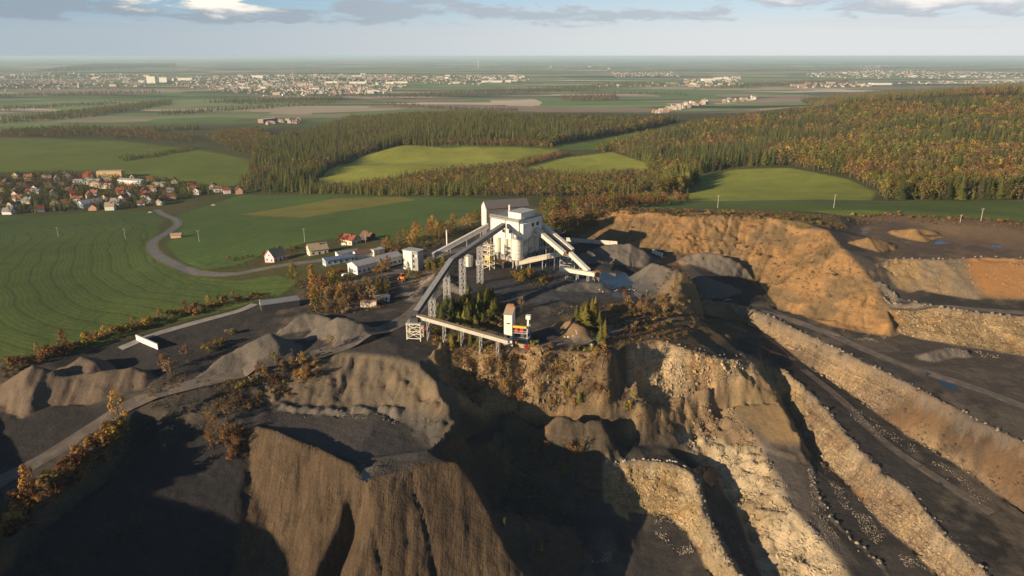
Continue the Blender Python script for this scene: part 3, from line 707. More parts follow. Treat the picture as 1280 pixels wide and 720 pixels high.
    fc = t.mix(t.ramp(t.noise(t.vscale(pos, (.00035, .0011, 0)), 1.0, 6, .62), .53, .60), cr.outputs[0], (.05,.058,.03))
    fc = t.mix(.5, fc, t.mix(1.0, fc, t.mix(t.noise(t.vscale(pos, (1, 1, 0)), .004, 3), (.5,.5,.5), (1.5,1.5,1.5)), 'MULTIPLY'))
    c = t.mix(far, c, fc)
    t.l(c, t.b.inputs['Base Color'])
    w2 = t.math('MULTIPLY', wet, t.ramp(n_m, .40, .62)); t.put(t.b.inputs['Roughness'], t.ramp(w2, 0.0, .7, .92, .22)); t.put(t.b.inputs['Specular IOR Level'], t.ramp(w2, 0, .6, .12, .55))
    h = t.math('ADD', t.math('MULTIPLY', n_s, .55), t.math('ADD', t.math('MULTIPLY', n_m, .8), t.math('MULTIPLY', t.noise(pos, 3.2, 3, .6), .22)))
    lr = t.noise(t.vscale(pos, (1.1, .10, .10)), 1.0, 5, .68, .8)
    c2 = t.mix(lobe, (1,1,1), t.mix(t.ramp(lr, .35, .65), (.80,.80,.80), (1.12,1.12,1.11)))
    c = t.mix(1.0, c, c2, 'MULTIPLY'); t.l(c, t.b.inputs['Base Color'])
    h = t.math('ADD', h, t.math('MULTIPLY', lobe, t.math('MULTIPLY', lr, .9)))
    h = t.math('ADD', h, t.math('MULTIPLY', t.noise(pos, .55, 3, .6), .6))
    h = t.math('ADD', h, t.math('MULTIPLY', rock, t.math('ADD', t.math('MULTIPLY', band, .7), t.math('SUBTRACT', t.math('MULTIPLY', crk, .35), t.math('MULTIPLY', part, .3)))))
    st = t.math('MULTIPLY', t.math('SUBTRACT', 1.0, far), t.math('MULTIPLY', t.math('ADD', .40, t.math('MULTIPLY', t.math('MAXIMUM', rock, lobe), .6)), t.math('SUBTRACT', 1.0, w2)))
    t.bump(h, st, .55)
    return t.m
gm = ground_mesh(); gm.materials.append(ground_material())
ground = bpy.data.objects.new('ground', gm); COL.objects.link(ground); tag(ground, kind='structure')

def ribbon(pts, width, lift=.06, step=3.0):
    """draped strip along plan points"""
    P = [Vector(p[:2]) for p in pts]; R = []
    for i in range(len(P)-1):                               # Catmull-Rom
        p0, p1, p2, p3 = P[max(i-1, 0)], P[i], P[i+1], P[min(i+2, len(P)-1)]
        k = max(2, int((p2-p1).length/step))
        for j in range(k):
            t = j/k; R.append(.5*((2*p1)+(p2-p0)*t+(2*p0-5*p1+4*p2-p3)*t*t+(3*p1-p0-3*p2+p3)*t**3))
    R.append(P[-1]); b = MB(); v = []; f = []; nw = 5
    for i, p in enumerate(R):
        d = (R[min(i+1, len(R)-1)]-R[max(i-1, 0)]).normalized(); nrm = Vector((-d.y, d.x))
        zs = float(zat(p.x, p.y))
        for k in range(nw):
            q = p+nrm*width*(k/(nw-1)-.5); v.append((q.x, q.y, max(float(zat(q.x, q.y)), zs-.3)+lift))
        if i: 
            o = (i-1)*nw; f += [(o+k, o+k+1, o+nw+k+1, o+nw+k) for k in range(nw-1)]
    b.add(v, f); return b, R
# ------------------------------------------------------------------ plants
def foliage_material(name, base):
    t = NT(name); nt = t.nt
    tint = t.attr('tint', 'Color', 'INSTANCER'); has = t.attr('tint', 'Alpha', 'INSTANCER')
    oi = t.n('ShaderNodeObjectInfo'); pos = t.n('ShaderNodeTexCoord').outputs['Object']
    nz = t.noise(pos, .9, 3, .6)
    c = t.mix(1.0, tint, t.mix(nz, (.45,.45,.45), (1.55,1.5,1.4)), 'MULTIPLY')
    h = t.n('ShaderNodeHueSaturation'); t.l(c, h.inputs['Color']); t.l(t.math('ADD', .485, t.math('MULTIPLY', oi.outputs['Random'], .03)), h.inputs['Hue']); t.l(t.math('ADD', .75, t.math('MULTIPLY', oi.outputs['Random'], .5)), h.inputs['Value'])
    d = t.n('ShaderNodeBsdfDiffuse'); tr = t.n('ShaderNodeBsdfTranslucent'); mx = t.n('ShaderNodeMixShader'); mx.inputs[0].default_value = .22
    t.l(h.outputs[0], d.inputs[0]); t.l(h.outputs[0], tr.inputs[0]); t.l(d.outputs[0], mx.inputs[1]); t.l(tr.outputs[0], mx.inputs[2])
    t.l(mx.outputs[0], t.out.inputs[0]); return t.m
LEAF = foliage_material('foliage', None)
def bark_material():
    t = NT('bark'); pos = t.n('ShaderNodeTexCoord').outputs['Object']
    t.l(t.mix(t.noise(t.vscale(pos, (3, 3, .6)), 2, 3), (.06,.045,.032), (.20,.16,.12)), t.b.inputs['Base Color']); return t.m
BARK = bark_material()
def leafquad(b, p, n, s, rnd):
    n = n.normalized(); up = Vector((rnd.uniform(-1, 1), rnd.uniform(-1, 1), rnd.uniform(-1, 1)))
    x = n.cross(up)
    if x.length < .05: x = n.cross(Vector((0, .3, 1)))
    x.normalize(); y = n.cross(x)
    a, c = s*rnd.uniform(.6, 1.1), s*rnd.uniform(.6, 1.1)
    b.add([p-x*a-y*c*.4, p+x*a*.3-y*c, p+x*a+y*c*.5, p-x*a*.4+y*c], [(0, 1, 2, 3)])
def broadleaf(seed, n, slim=1.0, gap=.5):
    """unit-height tree: trunk with limbs; crown of leaf clumps on a few uneven lobes"""
    r = random.Random(seed); tr = MB(); cr = MB()
    top = Vector((r.uniform(-.04, .04), r.uniform(-.04, .04), .78))
    tr.tube((0, 0, -.03), top*.5, .020, .014, 6, False); tr.tube(top*.5, top, .014, .004, 5, False)
    lobes = []
    for i in range(8):
        a = i*2.4+r.uniform(-.4, .4); z = .30+.52*(i/7)+r.uniform(-.05, .05); k = (.20 if i < 6 else .09)*slim*r.uniform(.6, 1.2)
        c = Vector((math.cos(a)*k, math.sin(a)*k, z)); lobes.append((c, r.uniform(.10, .17)*(.7+.3*slim)))
        tr.tube(top*(max(.25, z-.22)/.78), c, .007, .002, 4, False)
    lobes.append((top+Vector((0, 0, .08)), .11*(.6+.4*slim)))
    for i in range(n):
        c, R = r.choice(lobes); d = Vector((r.gauss(0, 1), r.gauss(0, 1), r.gauss(0, 1))).normalized()
        q = c+Vector((d.x*R, d.y*R, d.z*R*1.15))*(r.random()**.4)
        leafquad(cr, q, (d+Vector((0, 0, .35))+Vector((r.uniform(-1, 1), r.uniform(-1, 1), r.uniform(-1, 1)))*gap), .040*(120/n)**.33*r.uniform(.7, 1.3), r)
    return tr.mesh('trunk', BARK), cr.mesh('crown', LEAF)
def bare(seed, n, leaves):
    r = random.Random(seed); tr = MB(); cr = MB()
    for k in range(3):
        base = Vector((r.uniform(-.06, .06), r.uniform(-.06, .06), -.02)); top = base*2.4+Vector((0, 0, r.uniform(.75, 1)))
        tr.tube(base, top, .011, .003, 5, False)
        for i in range(n):
            t = r.uniform(.25, .95); p = base.lerp(top, t); a = r.uniform(0, 6.28); l = .26*(1.1-t)
            q = p+Vector((math.cos(a)*l, math.sin(a)*l, l*1.3)); tr.tube(p, q, .004, .0015, 3, False)
            for j in range(leaves):
                z = p.lerp(q, r.uniform(.3, 1.1))+Vector((r.gauss(0, .025), r.gauss(0, .025), r.gauss(0, .03)))
                leafquad(cr, z, Vector((r.gauss(0, 1), r.gauss(0, 1), r.gauss(0, 1))), .027*r.uniform(.6, 1.4), r)
    return tr.mesh('trunk', BARK), cr.mesh('crown', LEAF)
def spruce(seed, tiers, per, wide=.2):
    r = random.Random(seed); tr = MB(); cr = MB()
    tr.tube((0, 0, -.03), (0, 0, .96), .014, .002, 5, False)
    for i in range(tiers):
        f = i/(tiers-1); z = .10+.86*f; R = wide*(1-f)**.85*r.uniform(.85, 1.1)+.012
        for k in range(per):
            a = 2*math.pi*(k+.5*(i % 2))/per+r.uniform(-.25, .25); l = R*r.uniform(.5, 1.25); h = .085*(1-.5*f)
            o = Vector((math.cos(a), math.sin(a), 0)); s = Vector((-o.y, o.x, 0))*l*.36
            tip = o*l+Vector((0, 0, z-h*r.uniform(.5, .9)))
            cr.add([Vector((0, 0, z+h*.55)), o*l*.6+s+Vector((0, 0, z-h*.4)), tip, o*l*.6-s+Vector((0, 0, z-h*.4))], [(0, 1, 2, 3)])
    cr.tube((0, 0, .93), (0, 0, 1.0), .012, .001, 4, False)
    return tr.mesh('trunk', BARK), cr.mesh('crown', LEAF)
def shrub(seed, n):
    r = random.Random(seed); tr = MB(); cr = MB()
    for k in range(6):
        a = r.uniform(0, 6.28); tr.tube((0, 0, -.05), (math.cos(a)*.35, math.sin(a)*.35, r.uniform(.5, .85)), .018, .006, 4, False)
    lob = [(Vector((r.uniform(-.35, .35), r.uniform(-.35, .35), r.uniform(.3, .7))), r.uniform(.18, .34)) for _ in range(6)]
    for i in range(n):
        c, R = r.choice(lob); d = Vector((r.gauss(0, 1), r.gauss(0, 1), r.gauss(0, 1))).normalized()
        q = c+d*R*(r.random()**.4); q.z = abs(q.z)
        leafquad(cr, q, d+Vector((0, 0, .4))+Vector((r.uniform(-1, 1), r.uniform(-1, 1), r.uniform(-1, 1)))*.6, .075*r.uniform(.6, 1.3), r)
    return tr.mesh('stem', BARK), cr.mesh('foliage', LEAF)
KINDS = {
 'golden_tree': [broadleaf(s, 330, sl) for s, sl in ((1, .8), (2, .65), (3, .95), (4, .75))],
 'broadleaf_tree': [broadleaf(s, 340, sl) for s, sl in ((11, 1.15), (12, 1.3), (13, 1.0), (14, 1.2))],
 'bare_tree': [bare(s, 15, 5) for s in (21, 22, 23)],
 'spruce_tree': [spruce(s, 13, 11, w) for s, w in ((31, .26), (32, .30), (33, .23))],
 'shrub': [shrub(s, 210) for s in (41, 42, 43, 44)],
}
TINTS = {
 'gold': (.35,.215,.055), 'amber': (.27,.145,.05), 'rust': (.175,.092,.045), 'olive': (.17,.14,.035), 'brown': (.20,.125,.06), 'tan': (.26,.18,.09),
 'green': (.115,.125,.034), 'dark': (.062,.076,.030), 'pine': (.118,.122,.036), 'grey': (.21,.155,.10), 'lime': (.21,.19,.045), 'moss': (.125,.128,.034), 'straw': (.23,.185,.055), 'umber': (.135,.098,.055), 'pink': (.24,.15,.105),
}
LOOK = {'gold': 'golden', 'amber': 'amber', 'rust': 'rust-brown', 'olive': 'olive', 'brown': 'brown', 'tan': 'tan', 'green': 'green', 'dark': 'dark green', 'pine': 'green', 'grey': 'greyish', 'lime': 'yellow-green', 'pink': 'pinkish brown', 'moss': 'moss-green', 'straw': 'straw-coloured', 'umber': 'umber'}
tree_count = {}
def plant(kind, x, y, h, tint, label, group=None, wide=1.0, seed=None):
    v = random.randrange(len(KINDS[kind])) if seed is None else seed % len(KINDS[kind])
    if group is None or not group.startswith('trees on the edge') and not group.startswith('trees in the belt') and not group.startswith('trees at the foot'): h *= {'shrub': 1.25, 'golden_tree': 1.35, 'bare_tree': 1.4, 'broadleaf_tree': 1.15, 'spruce_tree': 1.15}[kind]
    tm, cm = KINDS[kind][v]; z = float(zat(x, y))-.05
    cat = 'shrub' if kind == 'shrub' else 'tree'
    root = thing(kind, label, cat, (x, y, z), random.uniform(0, 6.28), group)
    c = np.array(TINTS[tint])*random.uniform(.8, 1.2)*1.12
    for m, nm in ((tm, tm.name.split('.')[0]), (cm, cm.name.split('.')[0])):
        o = inst(nm, m, root, sc=(h*wide, h*wide, h)); o['tint'] = [float(q) for q in c]
    tree_count[kind] = tree_count.get(kind, 0)+1
    return root
ORD = ['first','second','third','fourth','fifth','sixth','seventh','eighth','ninth','tenth','eleventh','twelfth','thirteenth','fourteenth','fifteenth','sixteenth','seventeenth','eighteenth','nineteenth','twentieth']
def nth(i):
    i += 1
    return ORD[i-1] if i <= 20 else f'{i}{ {1:"st",2:"nd",3:"rd"}.get(i % 10 if i % 100 not in (11,12,13) else 0, "th") }'
def row(kind, pts, n, h, tints, where, group, wide=(.8, 1.2), jitter=1.5):
    """n plants along a plan line of pixels, counted from its west end"""
    P = [hit(*p) for p in pts]; L = [math.hypot(b[0]-a[0], b[1]-a[1]) for a, b in zip(P[:-1], P[1:])]; T = sum(L)
    nm = kind.replace('_', ' ')
    for i in range(n):
        s = T*(i+.5+random.uniform(-.35, .35))/n; k = 0
        while k < len(L)-1 and s > L[k]: s -= L[k]; k += 1
        f = min(s/max(L[k], .01), 1); x = P[k][0]+(P[k+1][0]-P[k][0])*f+random.gauss(0, jitter); y = P[k][1]+(P[k+1][1]-P[k][1])*f+random.gauss(0, jitter)
        t = random.choice(tints); hh = random.uniform(*h)
        if n <= 34: plant(kind, x, y, hh, t, f'{LOOK[t]} {nm}, {nth(i)} from the left {where}', group, random.uniform(*wide))
        else: plant(kind, x, y, hh, t, f'{nm} in autumn colour {where}', group, random.uniform(*wide))
def patch(kind, poly, n, h, tints, where, group, wide=(.8, 1.2), mind=1.6):
    P = [hit(*p) for p in poly]; xs = [p[0] for p in P]; ys = [p[1] for p in P]; done = []; tries = 0
    nm = kind.replace('_', ' ')
    while len(done) < n and tries < 6000:
        tries += 1; x, y = random.uniform(min(xs), max(xs)), random.uniform(min(ys), max(ys))
        if not bool(inpoly(np.array(x), np.array(y), P)): continue
        if any((x-a)**2+(y-b)**2 < mind*mind for a, b, *_ in done): continue
        done.append((x, y, random.uniform(*h), random.choice(tints)))
    done.sort(key=lambda q: q[0]/q[1])
    for i, (x, y, hh, t) in enumerate(done):
        lab = f'{LOOK[t]} {nm}, {nth(i)} from the left {where}' if n <= 50 else f'{nm} standing {where}'
        plant(kind, x, y, hh, t, lab, group, random.uniform(*wide))

def near_plants():
    # the edge of the sown field, seen from the pit
    row('shrub', [(0,462),(60,446),(110,430),(150,416),(200,402),(250,388),(320,372)], 19, (2.5, 5), ['amber', 'gold', 'olive', 'brown', 'rust'], 'along the edge of the ploughed green field', 'shrubs on the field edge', (.9, 1.5))
    row('golden_tree', [(10,458),(70,442),(118,427),(148,414),(203,399),(240,390),(306,372)], 8, (4, 7.5), ['amber', 'gold', 'brown'], 'in the hedge below the green field', 'trees on the field edge')
    row('shrub', [(0,470),(50,452),(90,442)], 8, (2, 3.4), ['brown', 'rust', 'olive'], 'behind the brown spoil mound', 'shrubs behind the mound', (1, 1.5))
    plant('golden_tree', *hit(151,536)[:2], 11.5, 'gold', 'tall golden tree alone at the top of the bank by the haul road', wide=.75)
    plant('golden_tree', *hit(38,622)[:2], 9.0, 'gold', 'yellow tree low on the bank, above the lit ridge of spoil', wide=.85)
    row('shrub', [(-10,668),(40,630),(75,600),(110,572),(150,536)], 34, (2.6, 5.4), ['gold', 'amber', 'brown', 'olive', 'rust'], 'on the bank under the haul road', 'shrubs on the bank', (.9, 1.4), 1.2)
    row('shrub', [(-20,690),(10,660),(60,625),(100,590)], 20, (1.8, 3.6), ['rust', 'brown', 'amber'], 'lower down the bank under the haul road', 'low shrubs on the bank', (.9, 1.4), 1.0)
    patch('bare_tree', [(255,520),(300,520),(310,575),(268,575)], 10, (5, 8), ['amber', 'rust', 'brown'], 'in the thin copse above the dark pit floor', 'thin copse above the pit floor', (.7, 1.0))
    patch('shrub', [(262,540),(305,535),(300,585),(275,585)], 9, (1.8, 3.4), ['amber', 'rust', 'brown'], 'under the thin copse above the dark floor', 'shrubs under the thin copse')
    patch('golden_tree', [(315,470),(345,440),(385,450),(385,478),(350,495),(318,490)], 9, (4, 7), ['gold', 'gold', 'lime', 'amber'], 'among the grey spoil heaps', 'golden trees among the heaps')
    patch('shrub', [(280,480),(340,470),(395,452),(400,475),(350,505),(285,512)], 14, (1.5, 3.2), ['gold', 'rust', 'rust', 'olive', 'brown'], 'on the rough slope between the heaps', 'shrubs between the heaps', (.9, 1.4))
    patch('bare_tree', [(205,465),(235,440),(240,455),(215,475)], 4, (5.5, 7.5), ['pink', 'pink', 'brown'], 'beside the long grey gravel heap', 'pinkish trees by the gravel heap', (1.1, 1.5))
    patch('shrub', [(255,435),(300,408),(305,416),(262,445)], 7, (2, 3.6), ['tan', 'pink', 'olive'], 'on the flat behind the grey gravel heap', 'shrubs behind the gravel heap')
    plant('bare_tree', *hit(413,437)[:2], 5.5, 'tan', 'tan bare tree in front of the rounded gravel heap', wide=1.1)
    # by the office and the road into the plant
    patch('golden_tree', [(360,350),(395,350),(428,362),(432,388),(385,385),(378,366)], 13, (6, 9.5), ['gold', 'amber', 'lime', 'gold', 'olive'], 'by the bend of the road into the works', 'golden trees by the works road', (.9, 1.2))
    row('golden_tree', [(380,388),(400,392)], 2, (8, 10), ['gold', 'lime'], 'beside the dark shed', 'golden trees beside the dark shed')
    patch('bare_tree', [(405,375),(440,360),(485,362),(480,378),(430,392),(405,392)], 24, (5, 8), ['tan', 'brown', 'olive', 'tan'], 'in the scrub of birches behind the white cabins', 'birch scrub behind the cabins', (.7, 1.1), 1.5)
    patch('shrub', [(400,380),(440,365),(490,362),(485,380),(425,395)], 14, (1.8, 3), ['tan', 'rust', 'brown'], 'in the scrub behind the white cabins', 'shrubs behind the cabins')
    row('golden_tree', [(478,345),(487,338)], 2, (7, 9), ['gold', 'amber'], 'at the gable of the long white shed', 'golden trees at the long shed')
    patch('shrub', [(455,335),(490,325),(495,335),(465,345)], 6, (2, 4), ['olive', 'lime', 'gold'], 'against the long white shed', 'shrubs against the long shed')
    patch('shrub', [(505,345),(545,322),(560,335),(525,352)], 8, (2, 3.5), ['olive', 'amber', 'rust', 'lime'], 'at the foot of the tall white bin', 'shrubs at the white bin')
    patch('broadleaf_tree', [(470,308),(520,290),(600,278),(612,284),(540,306),(480,320)], 30, (6, 10), ['brown', 'tan', 'olive', 'amber', 'gold'], 'in the copse behind the works', 'copse behind the works', (.9, 1.2), 2.5)
    patch('shrub', [(455,322),(500,310),(520,312),(500,325)], 10, (2, 4), ['amber', 'tan', 'gold', 'brown'], 'under the copse behind the works', 'shrubs under the copse')
    patch('broadleaf_tree', [(664,272),(735,262),(770,258),(760,268),(735,296),(670,296)], 30, (9, 14), ['brown', 'olive', 'rust', 'green', 'tan'], 'in the dark wood behind the sloping conveyors', 'wood behind the conveyors', (.85, 1.15), 3)
    row('broadleaf_tree', [(425,306),(432,306)], 2, (6, 8), ['brown', 'rust'], 'between the cream and the red-roofed house', 'trees between the houses')
    row('shrub', [(280,326),(310,323),(330,320),(360,314),(382,310)], 13, (1.6, 3), ['brown', 'rust', 'olive', 'green'], 'in the gardens beside the pink house', 'garden shrubs')
    patch('shrub', [(638,345),(668,340),(690,352),(660,358)], 9, (2, 3.8), ['amber', 'olive', 'lime', 'gold'], 'on the mound below the silos', 'shrubs below the silos')
    patch('broadleaf_tree', [(540,398),(560,380),(640,380),(640,412),(600,425),(545,420)], 16, (3.5, 6), ['lime', 'olive', 'straw', 'moss'], 'among the spruces before the works', 'young trees among the spruces', (.9, 1.2), 2)
    patch('golden_tree', [(500,352),(520,345),(552,326),(562,338),(520,360)], 7, (4, 7), ['gold', 'lime', 'straw'], 'at the foot of the white bin', 'golden trees at the white bin')
    patch('golden_tree', [(640,350),(665,342),(690,352),(662,360)], 6, (3.5, 5.5), ['gold', 'lime', 'straw'], 'on the mound under the silos', 'golden trees under the silos')
    # planted spruces in front of the works and by the crusher
    patch('spruce_tree', [(545,392),(575,375),(618,368),(622,398),(590,412),(550,405)], 48, (4.5, 8.5), ['pine', 'pine', 'moss', 'olive', 'dark'], 'in the plantation before the works', 'spruce plantation', (1.05, 1.5), 1.5)
    patch('spruce_tree', [(716,398),(748,388),(762,400),(752,418),(720,412)], 11, (6.5, 9.5), ['pine', 'olive', 'pine'], 'in the spruce clump beside the crusher', 'spruce clump beside the crusher', (1.0, 1.25), 2.0)
    row('spruce_tree', [(752,428),(765,418)], 3, (6, 8), ['pine', 'olive'], 'at the cliff top past the white stones', 'spruces at the cliff top')
    patch('spruce_tree', [(560,424),(625,432),(625,440),(560,432)], 7, (3.5, 5.5), ['pine', 'olive'], 'along the low conveyor above the cliff', 'young spruces above the cliff')
    patch('shrub', [(535,400),(560,395),(560,425),(530,420)], 8, (1.5, 3), ['brown', 'rust', 'tan'], 'under the long conveyor by the transfer frame', 'shrubs by the transfer frame')
    patch('shrub', [(580,402),(640,385),(640,412),(590,420)], 16, (1.4, 3), ['brown', 'tan', 'rust', 'olive'], 'on the rough ground behind the low conveyor', 'shrubs behind the low conveyor')
    row('shrub', [(540,424),(600,438),(660,442),(740,442)], 26, (1.5, 3.2), ['tan', 'brown', 'olive', 'rust'], 'along the cliff edge below the crusher', 'shrubs on the cliff edge', (.9, 1.3), .8)
    patch('bare_tree', [(600,468),(720,462),(765,480),(760,512),(660,512),(600,500)], 34, (4, 7), ['tan', 'amber', 'brown', 'gold'], 'clinging to the sunlit cliff below the crusher', 'thin birches on the cliff', (.6, .95), 2.2)
    row('spruce_tree', [(717,502),(725,500)], 2, (4, 5), ['pine'], 'at the foot of the sunlit cliff', 'spruces at the cliff foot')
    row('golden_tree', [(775,512),(792,505)], 3, (3.5, 5), ['gold', 'lime', 'amber'], 'at the foot of the dark cleft', 'golden trees at the cleft')
    patch('bare_tree', [(662,560),(680,556),(684,572),(664,574)], 4, (4, 6), ['rust', 'amber'], 'on the shaded pit slope', 'rusty birches on the pit slope', (.6, .9))
    patch('bare_tree', [(708,568),(728,564),(728,580),(712,580)], 4, (4.5, 6), ['rust', 'amber', 'brown'], 'beside the rock outcrop in the pit', 'rusty birches at the outcrop', (.6, .9))
    plant('spruce_tree', *hit(706,590)[:2], 4.5, 'pine', 'small green spruce beside the rock outcrop in the dark pit', wide=1.3)
    patch('shrub', [(650,640),(700,660),(740,690),(660,690)], 8, (1.2, 2.4), ['rust', 'brown'], 'in the shadow on the pit floor', 'shrubs on the pit floor', (.7, 1.0))
    # scrub on the shelf and along the rim of the soil slope
    patch('bare_tree', [(770,378),(860,374),(880,388),(840,396),(775,398)], 18, (3.5, 6.5), ['tan', 'amber', 'gold', 'brown'], 'on the shelf below the gravel cone', 'birches on the shelf', (.8, 1.1), 2)
    patch('shrub', [(765,382),(860,378),(870,392),(800,420),(762,410)], 30, (1.6, 3), ['tan', 'amber', 'brown', 'olive'], 'on the shelf below the gravel cone', 'shrubs on the shelf', (.9, 1.4))
    plant('bare_tree', *hit(652,388)[:2], 6.0, 'tan', 'tan bare tree behind the white crusher tower', wide=.9)
    row('shrub', [(755,264),(800,266),(860,268),(940,270),(1010,276),(1040,286)], 34, (1.5, 3.6), ['tan', 'brown', 'rust', 'olive', 'amber'], 'along the top of the long brown slope', 'shrubs along the slope top', (1, 1.6), 2.5)
    patch('shrub', [(770,280),(860,285),(960,300),(1040,330),(1060,380),(980,360),(900,315),(800,300)], 24, (.9, 2.2), ['olive', 'brown', 'tan'], 'growing on the long brown slope', 'shrubs on the brown slope', (1, 1.5), 5)
    row('shrub', [(1060,268),(1120,270),(1200,276),(1280,282)], 22, (1.2, 2.8), ['brown', 'rust', 'tan', 'olive'], 'along the rim of the upper quarry', 'shrubs on the upper rim', (1, 1.6), 3)
near_plants()

# ------------------------------------------------------------------ woods: the trees that show largest are things, the mass behind is one object
PROTO = bpy.data.collections.new('tree_kinds')                 # never linked to the scene
def wood_mesh(nm, pair, coll=None):
    bm = bmesh.new()
    for i, m in enumerate(pair):
        n0 = len(bm.faces); bm.from_mesh(m); bm.faces.ensure_lookup_table()
        for f in bm.faces[n0:]: f.material_index = i
    me = bpy.data.meshes.new(nm); bm.to_mesh(me); bm.free(); me.materials.append(BARK); me.materials.append(LEAF)
    o = bpy.data.objects.new(nm, me); (coll or PROTO).objects.link(o)
for i, p in enumerate([spruce(61, 9, 7, .19), spruce(62, 9, 7, .17), spruce(63, 10, 7, .21), broadleaf(64, 120, 1.15, .25), broadleaf(65, 120, 1.3, .25), broadleaf(66, 120, 1.0, .25), broadleaf(67, 110, 1.4, .25)]):
    wood_mesh('wood_%d' % i, p)
WOODS = [  # pixel outline, share of conifers, spacing, height, tints
 ([(330,214),(318,196),(345,178),(400,166),(440,150),(520,147),(640,150),(760,152),(850,152),(800,164),(760,170),(690,183),(560,179),(500,182),(440,199),(398,222),(360,232)], .80, 6.5, (15, 22), ['dark', 'pine', 'pine', 'umber', 'olive', 'green']),
 ([(812,247),(836,230),(864,222),(874,222),(856,243)], .35, 6.0, (17, 24), ['umber', 'olive', 'pine', 'straw']),
 ([(-40,93),(60,91),(215,96),(420,93),(640,94),(660,101),(520,110),(400,121),(255,113),(60,113),(-40,113)], .3, 55, (9, 15), ['dark', 'umber', 'moss']),
 ([(470,186),(560,182),(690,186),(690,180),(560,176)], .1, 6.0, (9, 14), ['brown', 'rust', 'tan', 'olive']),
 ([(838,224),(812,214),(800,190),(820,172),(870,158),(960,146),(1060,136),(1290,130),(1300,250),(1104,250),(1094,236),(1060,221),(985,207),(920,209),(850,222)], .46, 6.3, (10, 21), ['moss', 'olive', 'straw', 'moss', 'straw', 'olive', 'umber', 'moss', 'gold', 'umber', 'brown', 'pine', 'dark', 'dark']),
 ([(1105,249),(1120,215),(1200,190),(1300,180),(1300,250)], .12, 6.0, (11, 17), ['umber', 'olive', 'straw', 'brown', 'olive', 'gold', 'rust', 'moss', 'umber', 'tan']),
 ([(372,243),(395,236),(440,236),(500,224),(570,214),(645,208),(655,218),(740,222),(812,219),(842,224),(800,243),(660,246),(500,245),(420,242)], .25, 5.6, (8, 14), ['umber', 'olive', 'straw', 'brown', 'olive', 'umber', 'moss', 'pine']),
 ([(640,206),(700,193),(712,193),(655,211)], .1, 6, (7, 11), ['brown', 'olive', 'rust']),
 ([(258,170),(330,162),(345,175),(318,194),(290,188)], .3, 7.5, (9, 14), ['brown', 'olive', 'tan', 'brown', 'green']),
 ([(318,200),(400,226),(390,240),(330,242),(300,236)], .35, 7.5, (10, 16), ['dark', 'green', 'brown', 'olive']),
 ([(150,198),(240,185),(245,188),(155,202)], .1, 6, (6, 9), ['brown', 'green']),
 ([(690,262),(780,252),(860,250),(860,254),(760,262)], .2, 8, (8, 12), ['brown', 'olive', 'rust']),
 ([(-20,224),(60,218),(200,226),(300,240),(230,248),(196,259),(60,266),(-20,270)], .3, 8, (7, 12), ['umber', 'dark', 'green', 'moss', 'dark']),
 ([(742,189),(800,170),(835,166),(822,206),(768,190)], .3, 6, (9, 16), ['olive', 'moss', 'umber', 'straw', 'pine']),
 ([(-20,120),(200,115),(200,117),(-20,122)], .5, 26, (12, 18), ['dark', 'umber']), ([(200,141),(420,128),(420,130),(200,145)], .5, 16, (10, 15), ['dark', 'umber', 'moss']), ([(480,130),(650,138),(650,140),(480,132)], .5, 18, (10, 15), ['dark', 'umber']), ([(660,112),(860,118),(860,120),(660,114)], .5, 24, (12, 16), ['dark', 'umber']), ([(0,136),(150,128),(150,130),(0,139)], .4, 18, (10, 15), ['dark', 'umber', 'olive']), ([(640,90),(860,88),(860,89),(640,91)], .6, 60, (18, 25), ['dark']), ([(900,88),(1280,86),(1280,87),(900,89)], .6, 60, (18, 25), ['dark']),
 ([(0,172),(0,166),(130,163),(240,170),(240,178),(120,172)], .2, 11, (8, 14), ['brown', 'green', 'dark']),
 ([(0,150),(60,144),(130,136),(215,126),(215,131),(120,146),(0,156)], .5, 15, (12, 18), ['dark', 'green', 'brown']),
 ([(0,165),(90,160),(190,163),(250,158),(250,163),(100,169),(0,170)], .4, 14, (10, 16), ['dark', 'brown', 'green']),
 ([(420,122),(520,118),(640,112),(800,104),(860,106),(700,115),(560,122)], .6, 24, (14, 20), ['dark', 'green']),
 ([(250,128),(340,124),(430,121),(430,126),(300,131)], .6, 22, (14, 20), ['dark', 'green']),
 ([(700,122),(770,120),(775,126),(705,127)], .6, 20, (14, 20), ['dark', 'brown']),
 ([(40,90),(120,80),(220,80),(220,84),(120,88)], .8, 60, (25, 35), ['dark']),
 ([(860,112),(960,104),(1060,100),(1060,103),(950,110)], .5, 26, (14, 20), ['dark', 'brown']),
 ([(1000,126),(1100,116),(1290,104),(1290,120),(1060,130)], .5, 13, (14, 20), ['dark', 'olive', 'brown', 'pine']),
]
